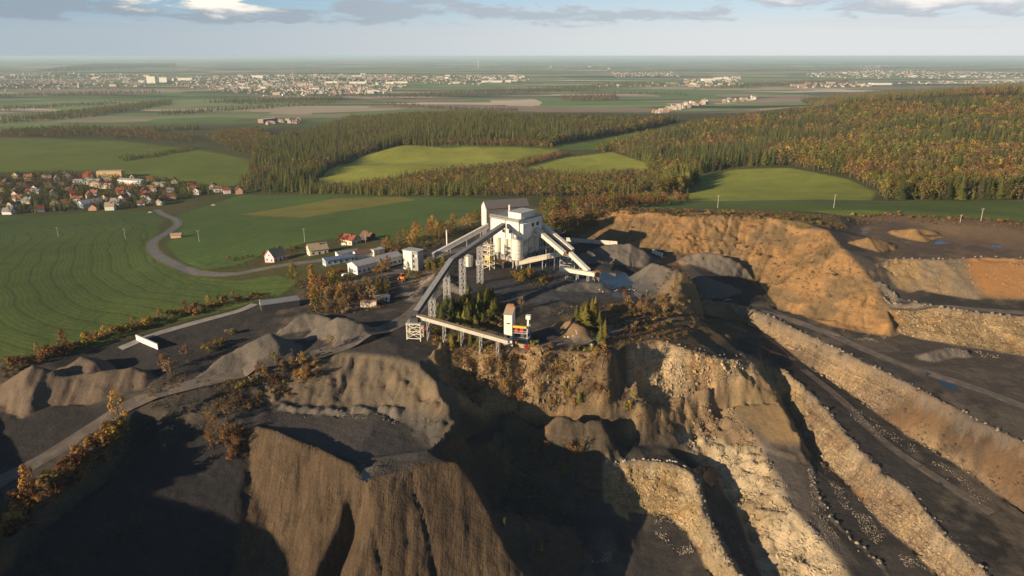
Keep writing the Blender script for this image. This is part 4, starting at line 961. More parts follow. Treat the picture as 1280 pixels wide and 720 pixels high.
def scatter(name, label, coll, items):
    """one object of kind stuff: small plants set out on points"""
    n = len(items); me = bpy.data.meshes.new(name); me.from_pydata([q[:3] for q in items], [], [])
    a = me.attributes.new('pick', 'INT', 'POINT'); a.data.foreach_set('value', np.array([q[4] for q in items], np.int32))
    a = me.attributes.new('turn', 'FLOAT', 'POINT'); a.data.foreach_set('value', RNG.uniform(0, 6.28, n).astype(np.float32))
    hs = np.array([q[3] for q in items]); wd = hs*np.array([random.uniform(q[6], q[7]) for q in items])
    a = me.attributes.new('size', 'FLOAT_VECTOR', 'POINT'); a.data.foreach_set('vector', np.stack([wd, wd, hs], -1).astype(np.float32).ravel())
    tc = np.array([q[5] for q in items])*RNG.uniform(.78, 1.22, (n, 1))
    a = me.attributes.new('tint', 'FLOAT_COLOR', 'POINT'); a.data.foreach_set('color', np.concatenate([tc, np.ones((n, 1))], 1).astype(np.float32).ravel())
    o = bpy.data.objects.new(name, me); COL.objects.link(o); tag(o, label, kind='stuff')
    g = bpy.data.node_groups.new(name, 'GeometryNodeTree')
    g.interface.new_socket('Geometry', in_out='INPUT', socket_type='NodeSocketGeometry'); g.interface.new_socket('Geometry', in_out='OUTPUT', socket_type='NodeSocketGeometry')
    N_ = g.nodes.new; gi, go = N_('NodeGroupInput'), N_('NodeGroupOutput'); ip = N_('GeometryNodeInstanceOnPoints'); ci = N_('GeometryNodeCollectionInfo')
    ci.inputs['Collection'].default_value = coll; ci.inputs['Separate Children'].default_value = True; ci.inputs['Reset Children'].default_value = True
    def na(nm, typ):
        q = N_('GeometryNodeInputNamedAttribute'); q.data_type = typ; q.inputs['Name'].default_value = nm; return q.outputs['Attribute']
    ip.inputs['Pick Instance'].default_value = True
    L = g.links.new; L(gi.outputs[0], ip.inputs['Points']); L(ci.outputs[0], ip.inputs['Instance']); L(na('pick', 'INT'), ip.inputs['Instance Index'])
    cx = N_('ShaderNodeCombineXYZ'); L(na('turn', 'FLOAT'), cx.inputs[2]); L(cx.outputs[0], ip.inputs['Rotation']); L(na('size', 'FLOAT_VECTOR'), ip.inputs['Scale'])
    L(ip.outputs[0], go.inputs[0]); md = o.modifiers.new(name, 'NODES'); md.node_group = g
TUFTS = bpy.data.collections.new('tuft_kinds')                # never linked to the scene either
def build_undergrowth():
    for i in range(4):
        wood_mesh('tuft_%d' % i, shrub(80+i, 46), TUFTS)
    spec = [ # outline, number, height, tints
     ([(690,258),(860,262),(1040,270),(1060,290),(1010,286),(860,274),(700,276)], 700, (.6, 1.8), ['tan', 'brown', 'olive', 'rust']), ([(720,275),(870,275),(1030,290),(1100,390),(1000,385),(900,315),(740,298)], 900, (.4, 1.2), ['tan', 'brown', 'tan', 'olive']),
     ([(540,430),(640,436),(760,442),(765,500),(640,505),(580,490)], 900, (.5, 1.5), ['tan', 'brown', 'olive', 'rust', 'tan']), ([(530,395),(640,380),(650,425),(530,425)], 700, (.4, 1.3), ['brown', 'tan', 'olive', 'rust']),
     ([(700,385),(780,378),(880,372),(900,400),(850,425),(770,440),(740,425)], 900, (.4, 1.4), ['tan', 'brown', 'olive', 'amber']), ([(240,485),(340,465),(400,440),(405,470),(345,505),(260,512)], 600, (.4, 1.2), ['tan', 'brown', 'olive', 'rust']),
     ([(245,510),(305,505),(310,575),(265,580)], 300, (.4, 1.1), ['brown', 'rust', 'tan']), ([(-40,660),(60,590),(160,515),(178,535),(80,625),(-30,710)], 700, (.4, 1.5), ['brown', 'olive', 'tan', 'rust', 'amber']),
     ([(0,458),(120,418),(240,384),(330,366),(335,372),(240,394),(120,430),(0,468)], 700, (.5, 1.6), ['brown', 'olive', 'tan', 'amber', 'green']), ([(440,320),(510,298),(610,280),(615,290),(540,310),(470,335)], 700, (.6, 1.8), ['tan', 'brown', 'olive', 'amber']),
     ([(370,350),(430,362),(490,362),(480,385),(390,392)], 700, (.5, 1.5), ['tan', 'brown', 'olive', 'amber']), ([(1040,264),(1290,278),(1290,290),(1150,280),(1050,274)], 400, (.5, 1.5), ['tan', 'brown', 'rust']),
     ([(640,545),(730,560),(760,600),(720,660),(640,620)], 260, (.4, 1.3), ['brown', 'rust', 'olive']), ([(500,340),(560,320),(570,340),(520,368)], 200, (.4, 1.2), ['olive', 'amber', 'tan']), ([(640,335),(690,345),(680,362),(635,352)], 160, (.5, 1.4), ['olive', 'amber', 'green']),
     ([(780,505),(860,498),(870,540),(790,545)], 200, (.3, .9), ['tan', 'brown']), ([(180,478),(240,462),(250,500),(190,515)], 200, (.3, 1.0), ['tan', 'brown']), ([(280,335),(345,316),(385,305),(400,312),(340,332)], 220, (.5, 1.3), ['brown', 'olive', 'rust'])]
    items = []
    for poly, n, hh, tints in spec:
        P = [hit(*p) for p in poly]; A = np.array([p[:2] for p in P]); lo, hi = A.min(0), A.max(0); k = tries = 0
        xs, ys = RNG.uniform(lo[0], hi[0], n*12), RNG.uniform(lo[1], hi[1], n*12)
        m = inpoly(xs, ys, P) & (fbm(xs/7, ys/7, 3, 111) > -.12); xs, ys = xs[m][:n], ys[m][:n]; zs = zat(xs, ys)
        items += [(x, y, z-.05, random.uniform(*hh), random.randrange(4), np.array(TINTS[random.choice(tints)]), 1.0, 1.7) for x, y, z in zip(xs.tolist(), ys.tolist(), zs.tolist())]
    scatter('undergrowth', 'dry grass and low scrub on the slopes and edges', TUFTS, items)
def build_woods():
    pts = []
    for poly, con, sp, hh, tints in WOODS:
        P = [hit(*p) for p in poly]; A = np.array([p[:2] for p in P]); lo, hi = A.min(0), A.max(0)
        gx, gy = np.meshgrid(np.arange(lo[0], hi[0], sp), np.arange(lo[1], hi[1], sp*1.05))
        gx = gx.ravel()+RNG.uniform(-.48, .48, gx.size)*sp; gy = gy.ravel()+RNG.uniform(-.48, .48, gy.size)*sp
        ragged = fbm(gx/25, gy/25, 3, 7)*12
        m = inpoly(gx+ragged*.4, gy+ragged*.4, P) & (np.abs(gx) < gy*.80+40)
        gx, gy = gx[m], gy[m]; stand = fbm(gx/90, gy/90, 3, 17); hue = fbm(gx/45, gy/45, 3, 23)
        for x, y, s, q in zip(gx, gy, stand, hue):
            isc = random.random() < min(max(con+s*1.9, .02), .98)
            if isc: tn = random.choice([t for t in tints if t in ('dark', 'pine', 'green')] or ['pine'])
            else:
                br = [t for t in tints if t not in ('dark', 'pine')] or ['olive']
                tn = br[int(min(max((q*1.4+.5)+random.gauss(0, .22), 0), .999)*len(br))]
            pts.append((x, y, random.uniform(*hh)*(1.08 if isc else .9), isc, tn))
    pts = [p for p in pts]
    zz = zat([p[0] for p in pts], [p[1] for p in pts])
    px = [proj(p[0], p[1], z) for p, z in zip(pts, zz)]
    # which of them show largest: near, tall and inside the frame
    size = np.array([p[2]/math.hypot(p[0], p[1]) if -10 < q[0] < 1290 and q[1] < 300 else 0 for p, q in zip(pts, px)])
    order = np.argsort(-size); keep = {'spruce_tree': 300-tree_count['spruce_tree']-20, 'broadleaf_tree': 300-tree_count['broadleaf_tree']-25}
    chosen = set(); N = {}
    for i in order:
        if size[i] <= 0 or len(chosen) > 470: break
        x, y, h, isc, tn = pts[i]; k = 'spruce_tree' if isc else 'broadleaf_tree'
        if keep[k] <= 0: continue
        keep[k] -= 1; chosen.add(i); u = px[i][0]
        where = ('in the belt above the big green field' if u < 640 else 'in the belt under the middle meadow' if u < 838 else 'on the edge above the eastern meadow' if u < 1095 else 'at the foot of the hill wood')
        part = 'in its western part' if (u % 320) < 107 else 'in its middle' if (u % 320) < 214 else 'in its eastern part'
        plant(k, x, y, h, tn, f'{"tall" if h > 15 else "low"} {LOOK[tn]} {k.replace("_", " ")} {where}', f'trees {where}')
    rest = [i for i in range(len(pts)) if i not in chosen]
    scatter('forest', 'mixed autumn forest covering the hills', PROTO, [(pts[i][0], pts[i][1], float(zz[i])-.1, pts[i][2], (random.randrange(3) if pts[i][3] else 3+random.randrange(4)), np.array(TINTS[pts[i][4]])*1.18, .9, 1.35) for i in rest])
    return len(rest)
n_forest = build_woods()
build_undergrowth()
# ------------------------------------------------------------------ materials for built things
def paint_mat(name, col, rough=.7, spec=.3, dirt=.25, scale=.8, metal=0.0, ribs=0.0, dcol=(.12,.10,.08)):
    t = NT(name); pos = t.n('ShaderNodeTexCoord').outputs['Object']
    n = t.noise(t.vscale(pos, (1, 1, .35)), scale, 4, .65); n2 = t.noise(pos, scale*6, 3)
    c = t.mix(t.math('MULTIPLY', t.ramp(n, .45, .75), dirt), col, dcol); c = t.mix(1.0, c, t.mix(n2, (.85,.85,.85), (1.15,1.15,1.15)), 'MULTIPLY')
    t.l(c, t.b.inputs['Base Color']); t.b.inputs['Roughness'].default_value = rough; t.b.inputs['Specular IOR Level'].default_value = spec; t.b.inputs['Metallic'].default_value = metal
    if ribs:
        s = t.n('ShaderNodeSeparateXYZ'); t.l(pos, s.inputs[0]); t.bump(t.math('SINE', t.math('MULTIPLY', t.math('ADD', s.outputs[0], s.outputs[1]), ribs)), .35, .06)
    return t.m
PM = dict(
 white=paint_mat('white_cladding', (.76,.73,.65), .6, .3, .55, .35, ribs=9, dcol=(.34,.29,.22)), cream=paint_mat('cream_render', (.70,.62,.47), .85), offwhite=paint_mat('off_white_render', (.74,.72,.67), .85),
 grey=paint_mat('grey_sheet', (.30,.30,.31), .5, .4, .4, .5, ribs=9), roofgrey=paint_mat('grey_roof_sheet', (.23,.235,.25), .5, .4, .4, .4, ribs=8), dark=paint_mat('dark_steel', (.05,.052,.058), .5, .4, .4),
 steel=paint_mat('galvanised_steel', (.42,.42,.42), .45, .5, .35), silo=paint_mat('pale_silo_steel', (.72,.68,.58), .5, .4, .35, .6), rust=paint_mat('rusty_steel', (.30,.14,.06), .8, .2, .4, .8, dcol=(.10,.05,.03)),
 concrete=paint_mat('concrete', (.46,.43,.38), .9, .2, .4, .5), red=paint_mat('red_tile', (.27,.075,.05), .8, .2, .3, .9), orange=paint_mat('orange_tile', (.34,.15,.085), .8, .2, .3, .9), brown=paint_mat('brown_tile', (.17,.10,.07), .8, .2, .3, .9),
 tan=paint_mat('weathered_tile', (.36,.29,.20), .85, .2, .3, .9), pink=paint_mat('pink_render', (.72,.48,.52), .85, .2, .12), yellow=paint_mat('yellow_paint', (.62,.42,.06), .5, .4, .3), signalred=paint_mat('red_paint', (.45,.04,.035), .5, .4, .2),
 blue=paint_mat('blue_sheet', (.12,.18,.30), .5, .4, .3, ribs=8), lightblue=paint_mat('pale_blue_paint', (.45,.56,.66), .5, .4, .25), orangep=paint_mat('orange_paint', (.50,.17,.03), .5, .4, .3), rubber=paint_mat('rubber', (.02,.02,.02), .85, .2, .2),
 glass=paint_mat('window_glass', (.03,.035,.045), .12, .6, .05), slate=paint_mat('slate_sheet', (.13,.12,.125), .6, .3, .3, .5, ribs=8), wood=paint_mat('weathered_wood', (.16,.12,.085), .9, .1, .3), ochre=paint_mat('ochre_render', (.62,.44,.20), .85), rose=paint_mat('salmon_render', (.62,.36,.25), .85),
)
def asphalt_mat(name, col, worn):
    t = NT(name); pos = t.n('ShaderNodeNewGeometry').outputs['Position']
    c = t.mix(t.ramp(t.noise(pos, .25, 4, .6), .38, .66), col, worn); c = t.mix(1.0, c, t.mix(t.noise(pos, 2.5, 3), (.75,.75,.75), (1.25,1.25,1.25)), 'MULTIPLY')
    t.l(c, t.b.inputs['Base Color']); t.b.inputs['Roughness'].default_value = .75; return t.m
ASPH = asphalt_mat('asphalt', (.13,.13,.135), (.18,.175,.168)); GRAVEL = asphalt_mat('gravel_track', (.12,.11,.10), (.20,.175,.145)); VERGE = asphalt_mat('verge', (.16,.135,.06), (.10,.105,.035)); PALE = asphalt_mat('pale_concrete_strip', (.25,.24,.23), (.33,.31,.28)); DUST = asphalt_mat('haul_road_dust', (.115,.10,.088), (.17,.14,.115))
WHITE = asphalt_mat('road_paint', (.7,.7,.68), (.5,.5,.48))
def V3(u, v, z): return Vector(W(u, v, z))
def near(u, v): return Vector(hit(u, v))

# ------------------------------------------------------------------ roads and water
def road(name, px, width, mat, lift=.06, verge=None):
    pts = [hit(*p) for p in px]
    if verge:
        b, _ = ribbon(pts, width+verge, lift-.03); o = b.build('road_verge', VERGE, None, False); tag(o, kind='structure')
    b, R = ribbon(pts, width, lift); o = b.build(name, mat, None, False); tag(o, kind='structure'); return R
def roads():
    lane = [(196,262),(206,269),(219,274),(222,281),(212,289),(197,298),(190,306),(194,316),(207,325),(228,335),(252,342),(290,343),(325,337),(365,330),(400,326),(432,321),(470,312)]
    R = road('country_road', lane, 6.2, ASPH, .10, 3.0)
    b, _ = ribbon([(p.x, p.y) for p in R[3:60:2]], .14, .115); tag(b.build('road_marking', WHITE, None, False), kind='structure')
    road('field_path', [(150,436),(200,416),(250,402),(300,388),(318,380)], 4.0, PALE, .12)
    road('service_road', [(430,356),(470,348),(505,336),(540,322),(575,312),(610,306)], 7.5, GRAVEL, .08)
    road('haul_road', [(-40,628),(0,602),(60,570),(130,525),(171,503),(210,489),(255,478),(305,467),(350,452)], 6.5, DUST, .07)
    road('haul_road', [(390,445),(440,427),(480,412),(512,395),(530,378),(548,362)], 8.0, DUST, .07)
    road('haul_road', [(650,438),(700,430),(745,422),(790,404),(850,397)], 6.0, DUST, .08)
    road('haul_road', [(912,380),(965,393),(1012,408),(1102,446),(1202,480),(1290,512)], 5.5, DUST, .08)
    road('haul_road', [(1004,462),(1052,500),(1092,540),(1152,585),(1240,642)], 4.5, DUST, .08)
    road('haul_road', [(1110,384),(1180,384),(1250,389),(1300,392)], 5.0, DUST, .08)
    road('farm_track', [(1300,252),(1180,249),(1090,252),(960,252),(850,254),(790,256)], 3.5, GRAVEL, .08)
roads()
def water():
    t = NT('pool_water'); pos = t.n('ShaderNodeNewGeometry').outputs['Position']
    t.b.inputs['Base Color'].default_value = (.02,.03,.04,1); t.b.inputs['Roughness'].default_value = .06; t.b.inputs['Specular IOR Level'].default_value = .5
    t.bump(t.noise(pos, 1.2, 2), .05, .05)
    for w, z in POOLS:
        c = np.mean([p[:2] for p in w], 0); b = MB(); v = [(c[0], c[1], z)]; n = len(w)*6
        for i in range(n):
            k = i/6; a, d = w[int(k) % len(w)], w[(int(k)+1) % len(w)]; f = k-int(k)
            x = a[0]+(d[0]-a[0])*f; y = a[1]+(d[1]-a[1])*f; s = 1.06+.16*math.sin(i*2.3)*math.sin(i*.7)
            v.append((c[0]+(x-c[0])*s, c[1]+(y-c[1])*s, z))
        b.add(v, [(0, 1+i, 1+(i+1) % n) for i in range(n)]); tag(b.build('puddle_water', t.m, None, False), kind='structure')
water()

# ------------------------------------------------------------------ houses
def window(parent, x, y, z, w, h, axis, sgn):
    f = MB(); p = MB(); d = .05*sgn
    if axis == 'y':
        f.box(x-w/2-.08, x+w/2+.08, min(y, y+d), max(y, y+d), z-.08, z+h+.08); p.box(x-w/2, x+w/2, min(y+d, y+d*1.6), max(y+d, y+d*1.6), z, z+h)
    else:
        f.box(min(y, y+d), max(y, y+d), x-w/2-.08, x+w/2+.08, z-.08, z+h+.08); p.box(min(y+d, y+d*1.6), max(y+d, y+d*1.6), x-w/2, x+w/2, z, z+h)
    o = f.build('window', PM['offwhite'], parent); p.build('pane', PM['glass'], o)
def house(loc, rz, L, Wd, h, rise, wall, roof, label, cat='house', name='house', group=None, detail=0, chim=True, flat=False):
    t = thing(name, label, cat, loc, rz, group); b = MB(); l, w = L/2, Wd/2
    b.prism([(-w, -1.0), (w, -1.0), (w, h), (0, h+(0 if flat else rise)), (-w, h)] if not flat else [(-w, -1), (w, -1), (w, h), (-w, h)], -l, l)
    b.v = [(y, x, z) for x, y, z in b.v]; b.build('wall', PM[wall], t)
    r = MB(); e = .45; th = .22
    if flat: r.box(-l-.2, l+.2, -w-.2, w+.2, h+.01, h+.35)
    else:
        k = rise/w
        for s in (-1, 1):
            r.prism([(0, h+rise+.02), (s*(w+e), h-k*e+.02), (s*(w+e), h-k*e+th), (0, h+rise+th+.02)], -l-e, l+e)
        r.v = [(y, x, z) for x, y, z in r.v]
    ro = r.build('roof', PM[roof], t)
    if chim and not flat:
        c = MB(); c.box(l*.3-.35, l*.3+.35, -w*.25-.35, -w*.25+.35, h+rise*.4, h+rise+.9); c.build('chimney', PM['brown'], ro)
    if detail:
        for s in (-1, 1):
            n = max(2, int(L/3))
            for i in range(n): window(t, -l+L*(i+.5)/n, s*w, 1.0, 1.0, 1.3, 'y', s)
            for i in range(2): window(t, -w+Wd*(i+.5)/2, s*l, 1.0, 1.0, 1.3, 'x', s)
            if rise > 2: window(t, 0, s*l, h+.1, .9, 1.0, 'x', s)
        d = MB(); d.box(-.5, .5, -w-.06, -w+.02, 0, 2.1); d.build('door', PM['wood'], t)
    return t
def face(u, v): return near(u, v)
def hamlet():
    house(face(345,326), math.radians(62), 10, 7.5, 4.0, 4.0, 'pink', 'tan', 'pink house with a steep grey-tan roof beside the bend of the country road', detail=1)
    house(face(397,317), math.radians(28), 11, 9, 3.6, 3.0, 'cream', 'tan', 'cream house with a pale tan roof and small attic window by the road', detail=1)
    house(face(439,305), math.radians(-35), 10, 8, 3.6, 2.6, 'cream', 'red', 'cream house with a bright red tiled roof at the end of the road', detail=1)
    house(face(460,299), math.radians(-30), 8, 6, 2.8, 2.0, 'dark', 'brown', 'low dark shed with a maroon roof behind the red-roofed house', cat='shed', name='shed')
    house(face(221,297), math.radians(10), 8, 5, 2.6, 1.2, 'rose', 'tan', 'small salmon field barn beside the bend in the green field', cat='barn', name='barn', chim=False)
    house(near(444,341)+Vector((9,10,0)), math.radians(48), 30, 8.5, 4.6, 1.7, 'offwhite', 'steel', 'long white shed with a pale roof between the golden trees', cat='shed', name='long_shed', chim=False, detail=1)
    house(near(418,330)+Vector((2,3,0)), math.radians(32), 17, 6, 3.0, .8, 'lightblue', 'blue', 'low blue shed standing before the long white shed', cat='shed', name='shed', chim=False, detail=1)
    house(near(428,322)+Vector((2,3,0)), math.radians(32), 12, 5, 2.8, .8, 'offwhite', 'roofgrey', 'low white shed with a grey roof near the end of the road', cat='shed', name='shed', chim=False)
    house(near(452,322)+Vector((2,2,0)), math.radians(32), 13, 6, 3.0, 1.4, 'offwhite', 'brown', 'low white shed with a maroon roof behind the long white shed', cat='shed', name='shed', chim=False)
    house(near(466,322)+Vector((2,4,0)), math.radians(40), 7, 5, 4.0, .6, 'white', 'steel', 'white cube-like cabin against the back of the long white shed', cat='cabin', name='cabin', chim=False, flat=True)
    house(near(478,377), math.radians(24), 6.5, 2.7, 2.6, 0, 'lightblue', 'steel', 'pale blue site cabin on the yard in front of the birch scrub', cat='cabin', name='site_cabin', flat=True, detail=1)
    house(near(461,383), math.radians(4), 7.2, 2.5, 2.4, 0, 'cream', 'rose', 'cream shipping container lying left of the pale blue cabin', cat='container', name='container', flat=True)
    house(near(346,386)+Vector((1,2,0)), math.radians(26), 17, 6.5, 3.2, 0, 'dark', 'roofgrey', 'dark flat-roofed shed by the two golden trees', cat='shed', name='shed', flat=True)
    for a, b, lab in (((325,381), (336,388), 'short pale concrete wall at the end of the dark shed'), ((171,425), (198,437), 'white concrete wall standing alone behind the spoil mound'), ((815,316), (828,322), 'short white concrete wall at the foot of the brown slope')):
        p, q = near(*a), near(*b); t = thing('concrete_wall', lab, 'wall', p, 0); m = MB(); m.bar((0, 0, .9), (q.x-p.x, q.y-p.y, q.z-p.z+.9), .4, 2.8); m.build('panel', PM['offwhite'], t)
        m = MB(); m.bar((0, 0, 2.42), (q.x-p.x, q.y-p.y, q.z-p.z+2.42), .55, .2); m.build('coping', PM['concrete'], t)
    p, q = near(698,300), near(772,306); t = thing('concrete_wall', 'long pale concrete wall behind the gravel store at the wood', 'wall', p); n = 8
    for i in range(n):
        a = (q-p)*(i/n); b = (q-p)*((i+.97)/n); m = MB(); m.bar(a+Vector((0, 0, .8)), b+Vector((0, 0, .8)), .35, 2.4); m.build('panel', PM['concrete'], t)
hamlet()
def village():
    P = [hit(*p) for p in ((-60,226),(20,222),(60,219),(120,221),(200,226),(262,234),(306,240),(300,243),(230,247),(196,258),(150,262),(60,266),(0,270),(-60,272))]
    A = np.array([p[:2] for p in P]); done = []; tries = 0
    # the larger buildings first
    big = [((139,222), 34, 12, 10, 0, 'ochre', 'concrete', 'beige three-storey block of flats at the back of the village', 'flats', 8), ((166,231), 40, 12, 7, 1.5, 'offwhite', 'steel', 'long pale hall right of the beige flats', 'hall', -18),
           ((110,230), 34, 12, 5, 2, 'white', 'steel', 'long white hall left of the beige flats', 'hall', 6), ((128,235), 30, 10, 5, 2, 'offwhite', 'rose', 'long low hall below the beige flats', 'hall', -8),
           ((113,258), 22, 14, 5, 3.5, 'lightblue', 'steel', 'grey-blue barn with a pale round gable on the field edge', 'barn', 55), ((200,233), 16, 8, 4, 2, 'white', 'steel', 'white hall at the far right end of the village halls', 'hall', 0)]
    for (u, v), L, w, h, r, wl, rf, lab, cat, rz in big:
        p = near(u, v); done.append((p.x, p.y)); house(p, math.radians(rz), L, w, h, r, wl, rf, lab, cat, 'village_'+cat, None, 0, False, r == 0)
    spots = []
    while len(spots) < 84 and tries < 9000:
        tries += 1; x, y = random.uniform(A[:, 0].min(), A[:, 0].max()), random.uniform(A[:, 1].min(), A[:, 1].max())
        if not bool(inpoly(np.array(x), np.array(y), P)): continue
        if any((x-a)**2+(y-b)**2 < 16**2 for a, b in spots) or any((x-a)**2+(y-b)**2 < 26**2 for a, b in done): continue
        if abs(x) > y*.80: continue
        spots.append((x, y))
    spots.sort(key=lambda s: s[1]); rows = [spots[i::1] for i in ()]; k = 14
    rows = [sorted(spots[i:i+k], key=lambda s: s[0]/s[1]) for i in range(0, len(spots), k)]
    walls = ['offwhite', 'offwhite', 'cream', 'white', 'ochre', 'rose', 'cream', 'offwhite']; roofs = ['orange', 'orange', 'red', 'brown', 'roofgrey', 'tan', 'brown', 'red']
    wn = dict(offwhite='pale', cream='cream', white='white', ochre='ochre', rose='salmon'); rn = dict(orange='orange', red='red', brown='brown', roofgrey='grey', tan='tan')
    for j, r in enumerate(rows):
        for i, (x, y) in enumerate(r):
            w, f = random.choice(walls), random.choice(roofs)
            house((x, y, float(zat(x, y))), random.choice((0, math.pi/2))+random.uniform(-.35, .35)+.3, random.uniform(8, 12), random.uniform(7, 9), random.uniform(3.4, 5.8), random.uniform(2.6, 4.2), w, f, f'{wn[w]} house with {rn[f]} roof, {nth(i)} from the left in the {ORD[j]} row of the village', group='houses of the village')
village()
def town():
    """the towns far out on the plain: a mass of roofs and walls nobody could count"""
    Vv, Ff, Cc = [], [], []
    zones = [([(-40,95),(60,91),(150,93),(215,96),(215,107),(150,110),(60,113),(-40,115)], 520, .3), ([(215,97),(300,94),(420,93),(520,94),(520,104),(490,116),(400,121),(330,121),(255,113),(215,106)], 1150, .45), ([(400,118),(330,112),(460,108),(490,117)], 160, .2), ([(520,96),(590,94),(655,94),(665,101),(610,107),(520,105)], 300, .3), ([(570,80),(620,79),(625,85),(575,86)], 50, .1), ([(680,82),(760,80),(765,86),(680,87)], 70, .2), ([(765,91),(840,90),(850,96),(770,97)], 110, .2), ([(855,100),(925,96),(930,107),(860,110)], 130, .6), ([(812,140),(850,131),(885,125),(890,129),(850,138),(820,143)], 50, .3), ([(900,125),(945,121),(950,125),(905,129)], 26, .3), ([(985,107),(1030,104),(1090,104),(1090,109),(990,111)], 70, .3), ([(1005,92),(1100,88),(1200,90),(1285,92),(1285,98),(1150,99),(1010,97)], 380, .3), ([(1075,82),(1120,80),(1120,86),(1080,88)], 50, .2), ([(740,106),(850,104),(850,108),(745,110)], 40, .2), ([(330,152),(380,150),(385,154),(335,157)], 16, .1), ([(1280,100),(1120,103),(1120,106),(1280,104)], 60, .2)]
    cols = [(.42,.39,.35), (.38,.34,.29), (.55,.53,.50), (.33,.28,.23), (.30,.21,.16)]; rfs = [(.40,.17,.10), (.30,.12,.08), (.25,.23,.22), (.46,.42,.38), (.35,.20,.13)]
    for poly, n, bigp in zones:
        P = [hit(*p) for p in poly]; A = np.array([p[:2] for p in P]); lo, hi = A.min(0), A.max(0); k = tries = 0
        while k < n and tries < n*30:
            tries += 1; x, y = random.uniform(lo[0], hi[0]), random.uniform(lo[1], hi[1])
            if not bool(inpoly(np.array(x), np.array(y), P)): continue
            k += 1; z = float(zat(x, y)); b = random.random() < bigp*.16
            L, w, h = (random.uniform(30, 65), random.uniform(12, 22), random.uniform(7, 18)) if b else (random.uniform(8, 15), random.uniform(7, 11), random.uniform(4, 7.5))
            a = random.uniform(-.4, .4)+random.choice((0, 1.57)); ca, sa = math.cos(a), math.sin(a); o = len(Vv)
            rise = 0.3 if b else random.uniform(2.5, 4)
            for (p, q, r) in ((-1,-1,-1),(1,-1,-1),(1,1,-1),(-1,1,-1),(-1,-1,h),(1,-1,h),(1,1,h),(-1,1,h),(-1,0,h+rise),(1,0,h+rise)):
                px, py = p*L/2, q*w/2; Vv.append((x+px*ca-py*sa, y+px*sa+py*ca, z+r))
            Ff += [tuple(o+i for i in f) for f in ((0,1,5,4),(1,2,6,9,5),(2,3,7,6),(3,0,4,8,7),(4,5,9,8),(6,7,8,9))]
            c, f = random.choice(cols), random.choice(rfs) if not b else random.choice([(.55,.54,.53), (.35,.34,.33), (.70,.69,.67)])
            Cc += [c]*4+[f]*2
    m = bpy.data.meshes.new('distant_town'); m.from_pydata(Vv, [], Ff); at = m.attributes.new('tone', 'FLOAT_VECTOR', 'FACE'); at.data.foreach_set('vector', np.array(Cc, np.float32).ravel())
    t = NT('town'); t.l(t.attr('tone', 'Vector'), t.b.inputs['Base Color']); m.materials.append(t.m)
    o = bpy.data.objects.new('distant_town', m); COL.objects.link(o); tag(o, 'towns far off on the plain', kind='stuff')
    def block(u, v, L, w, h, wall, roof, lab, cat='building', rz=0.1):
        house(near(u, v), rz, L, w, h, 0, wall, roof, lab, cat, 'town_'+cat.replace(' ', '_'), None, 0, False, True)
    block(190,104, 60, 30, 48, 'white', 'concrete', 'tall white tower block in the far town, left of its twin', 'tower block'); block(205,103, 55, 30, 36, 'offwhite', 'concrete', 'lower white tower block in the far town, right of its twin', 'tower block')
    block(232,101, 110, 30, 22, 'offwhite', 'steel', 'long pale block right of the two tower blocks in the far town', 'apartment block'); block(322,98, 100, 30, 26, 'white', 'concrete', 'broad white block on the back edge of the far town', 'apartment block')
    block(448,105, 120, 50, 16, 'white', 'offwhite', 'large white factory hall at the right of the far town', 'hall'); block(418,104, 110, 40, 13, 'white', 'offwhite', 'white factory hall left of the largest white hall', 'hall'); block(500,104, 110, 40, 12, 'white', 'offwhite', 'white factory hall right of the largest white hall', 'hall'); block(615,103, 150, 50, 13, 'offwhite', 'steel', 'long pale warehouse at the east edge of the far town', 'warehouse'); block(446,96, 90, 40, 12, 'white', 'offwhite', 'white hall behind the largest white hall', 'hall')
    block(885,101, 100, 50, 16, 'white', 'offwhite', 'white factory hall on the plain above the eastern wood', 'hall'); block(905,99, 70, 40, 16, 'white', 'offwhite', 'smaller white hall beside the factory on the plain', 'hall'); block(1100,106, 140, 50, 12, 'white', 'offwhite', 'long white greenhouse-like hall on the far plain', 'hall')
    p = near(367,101); t = thing('chimney_stack', 'tall slender chimney in the middle of the far town', 'chimney', p); b = MB(); b.tube((0,0,-1), (0,0,80), 4.2, 2.6, 10); b.build('shaft', PM['concrete'], t); b = MB(); b.tube((0,0,74), (0,0,78), 3.1, 3.0, 10, False); b.build('band', PM['signalred'], t)
    p = near(598,84); t = thing('radio_mast', 'thin white mast standing on the far plain', 'mast', p); b = MB(); b.tube((0,0,-1), (0,0,175), 5, 2.5, 8); b.build('shaft', PM['white'], t); b = MB(); b.tube((0,0,120), (0,0,128), 9, 9, 10); b.build('platform', PM['steel'], t)
town()

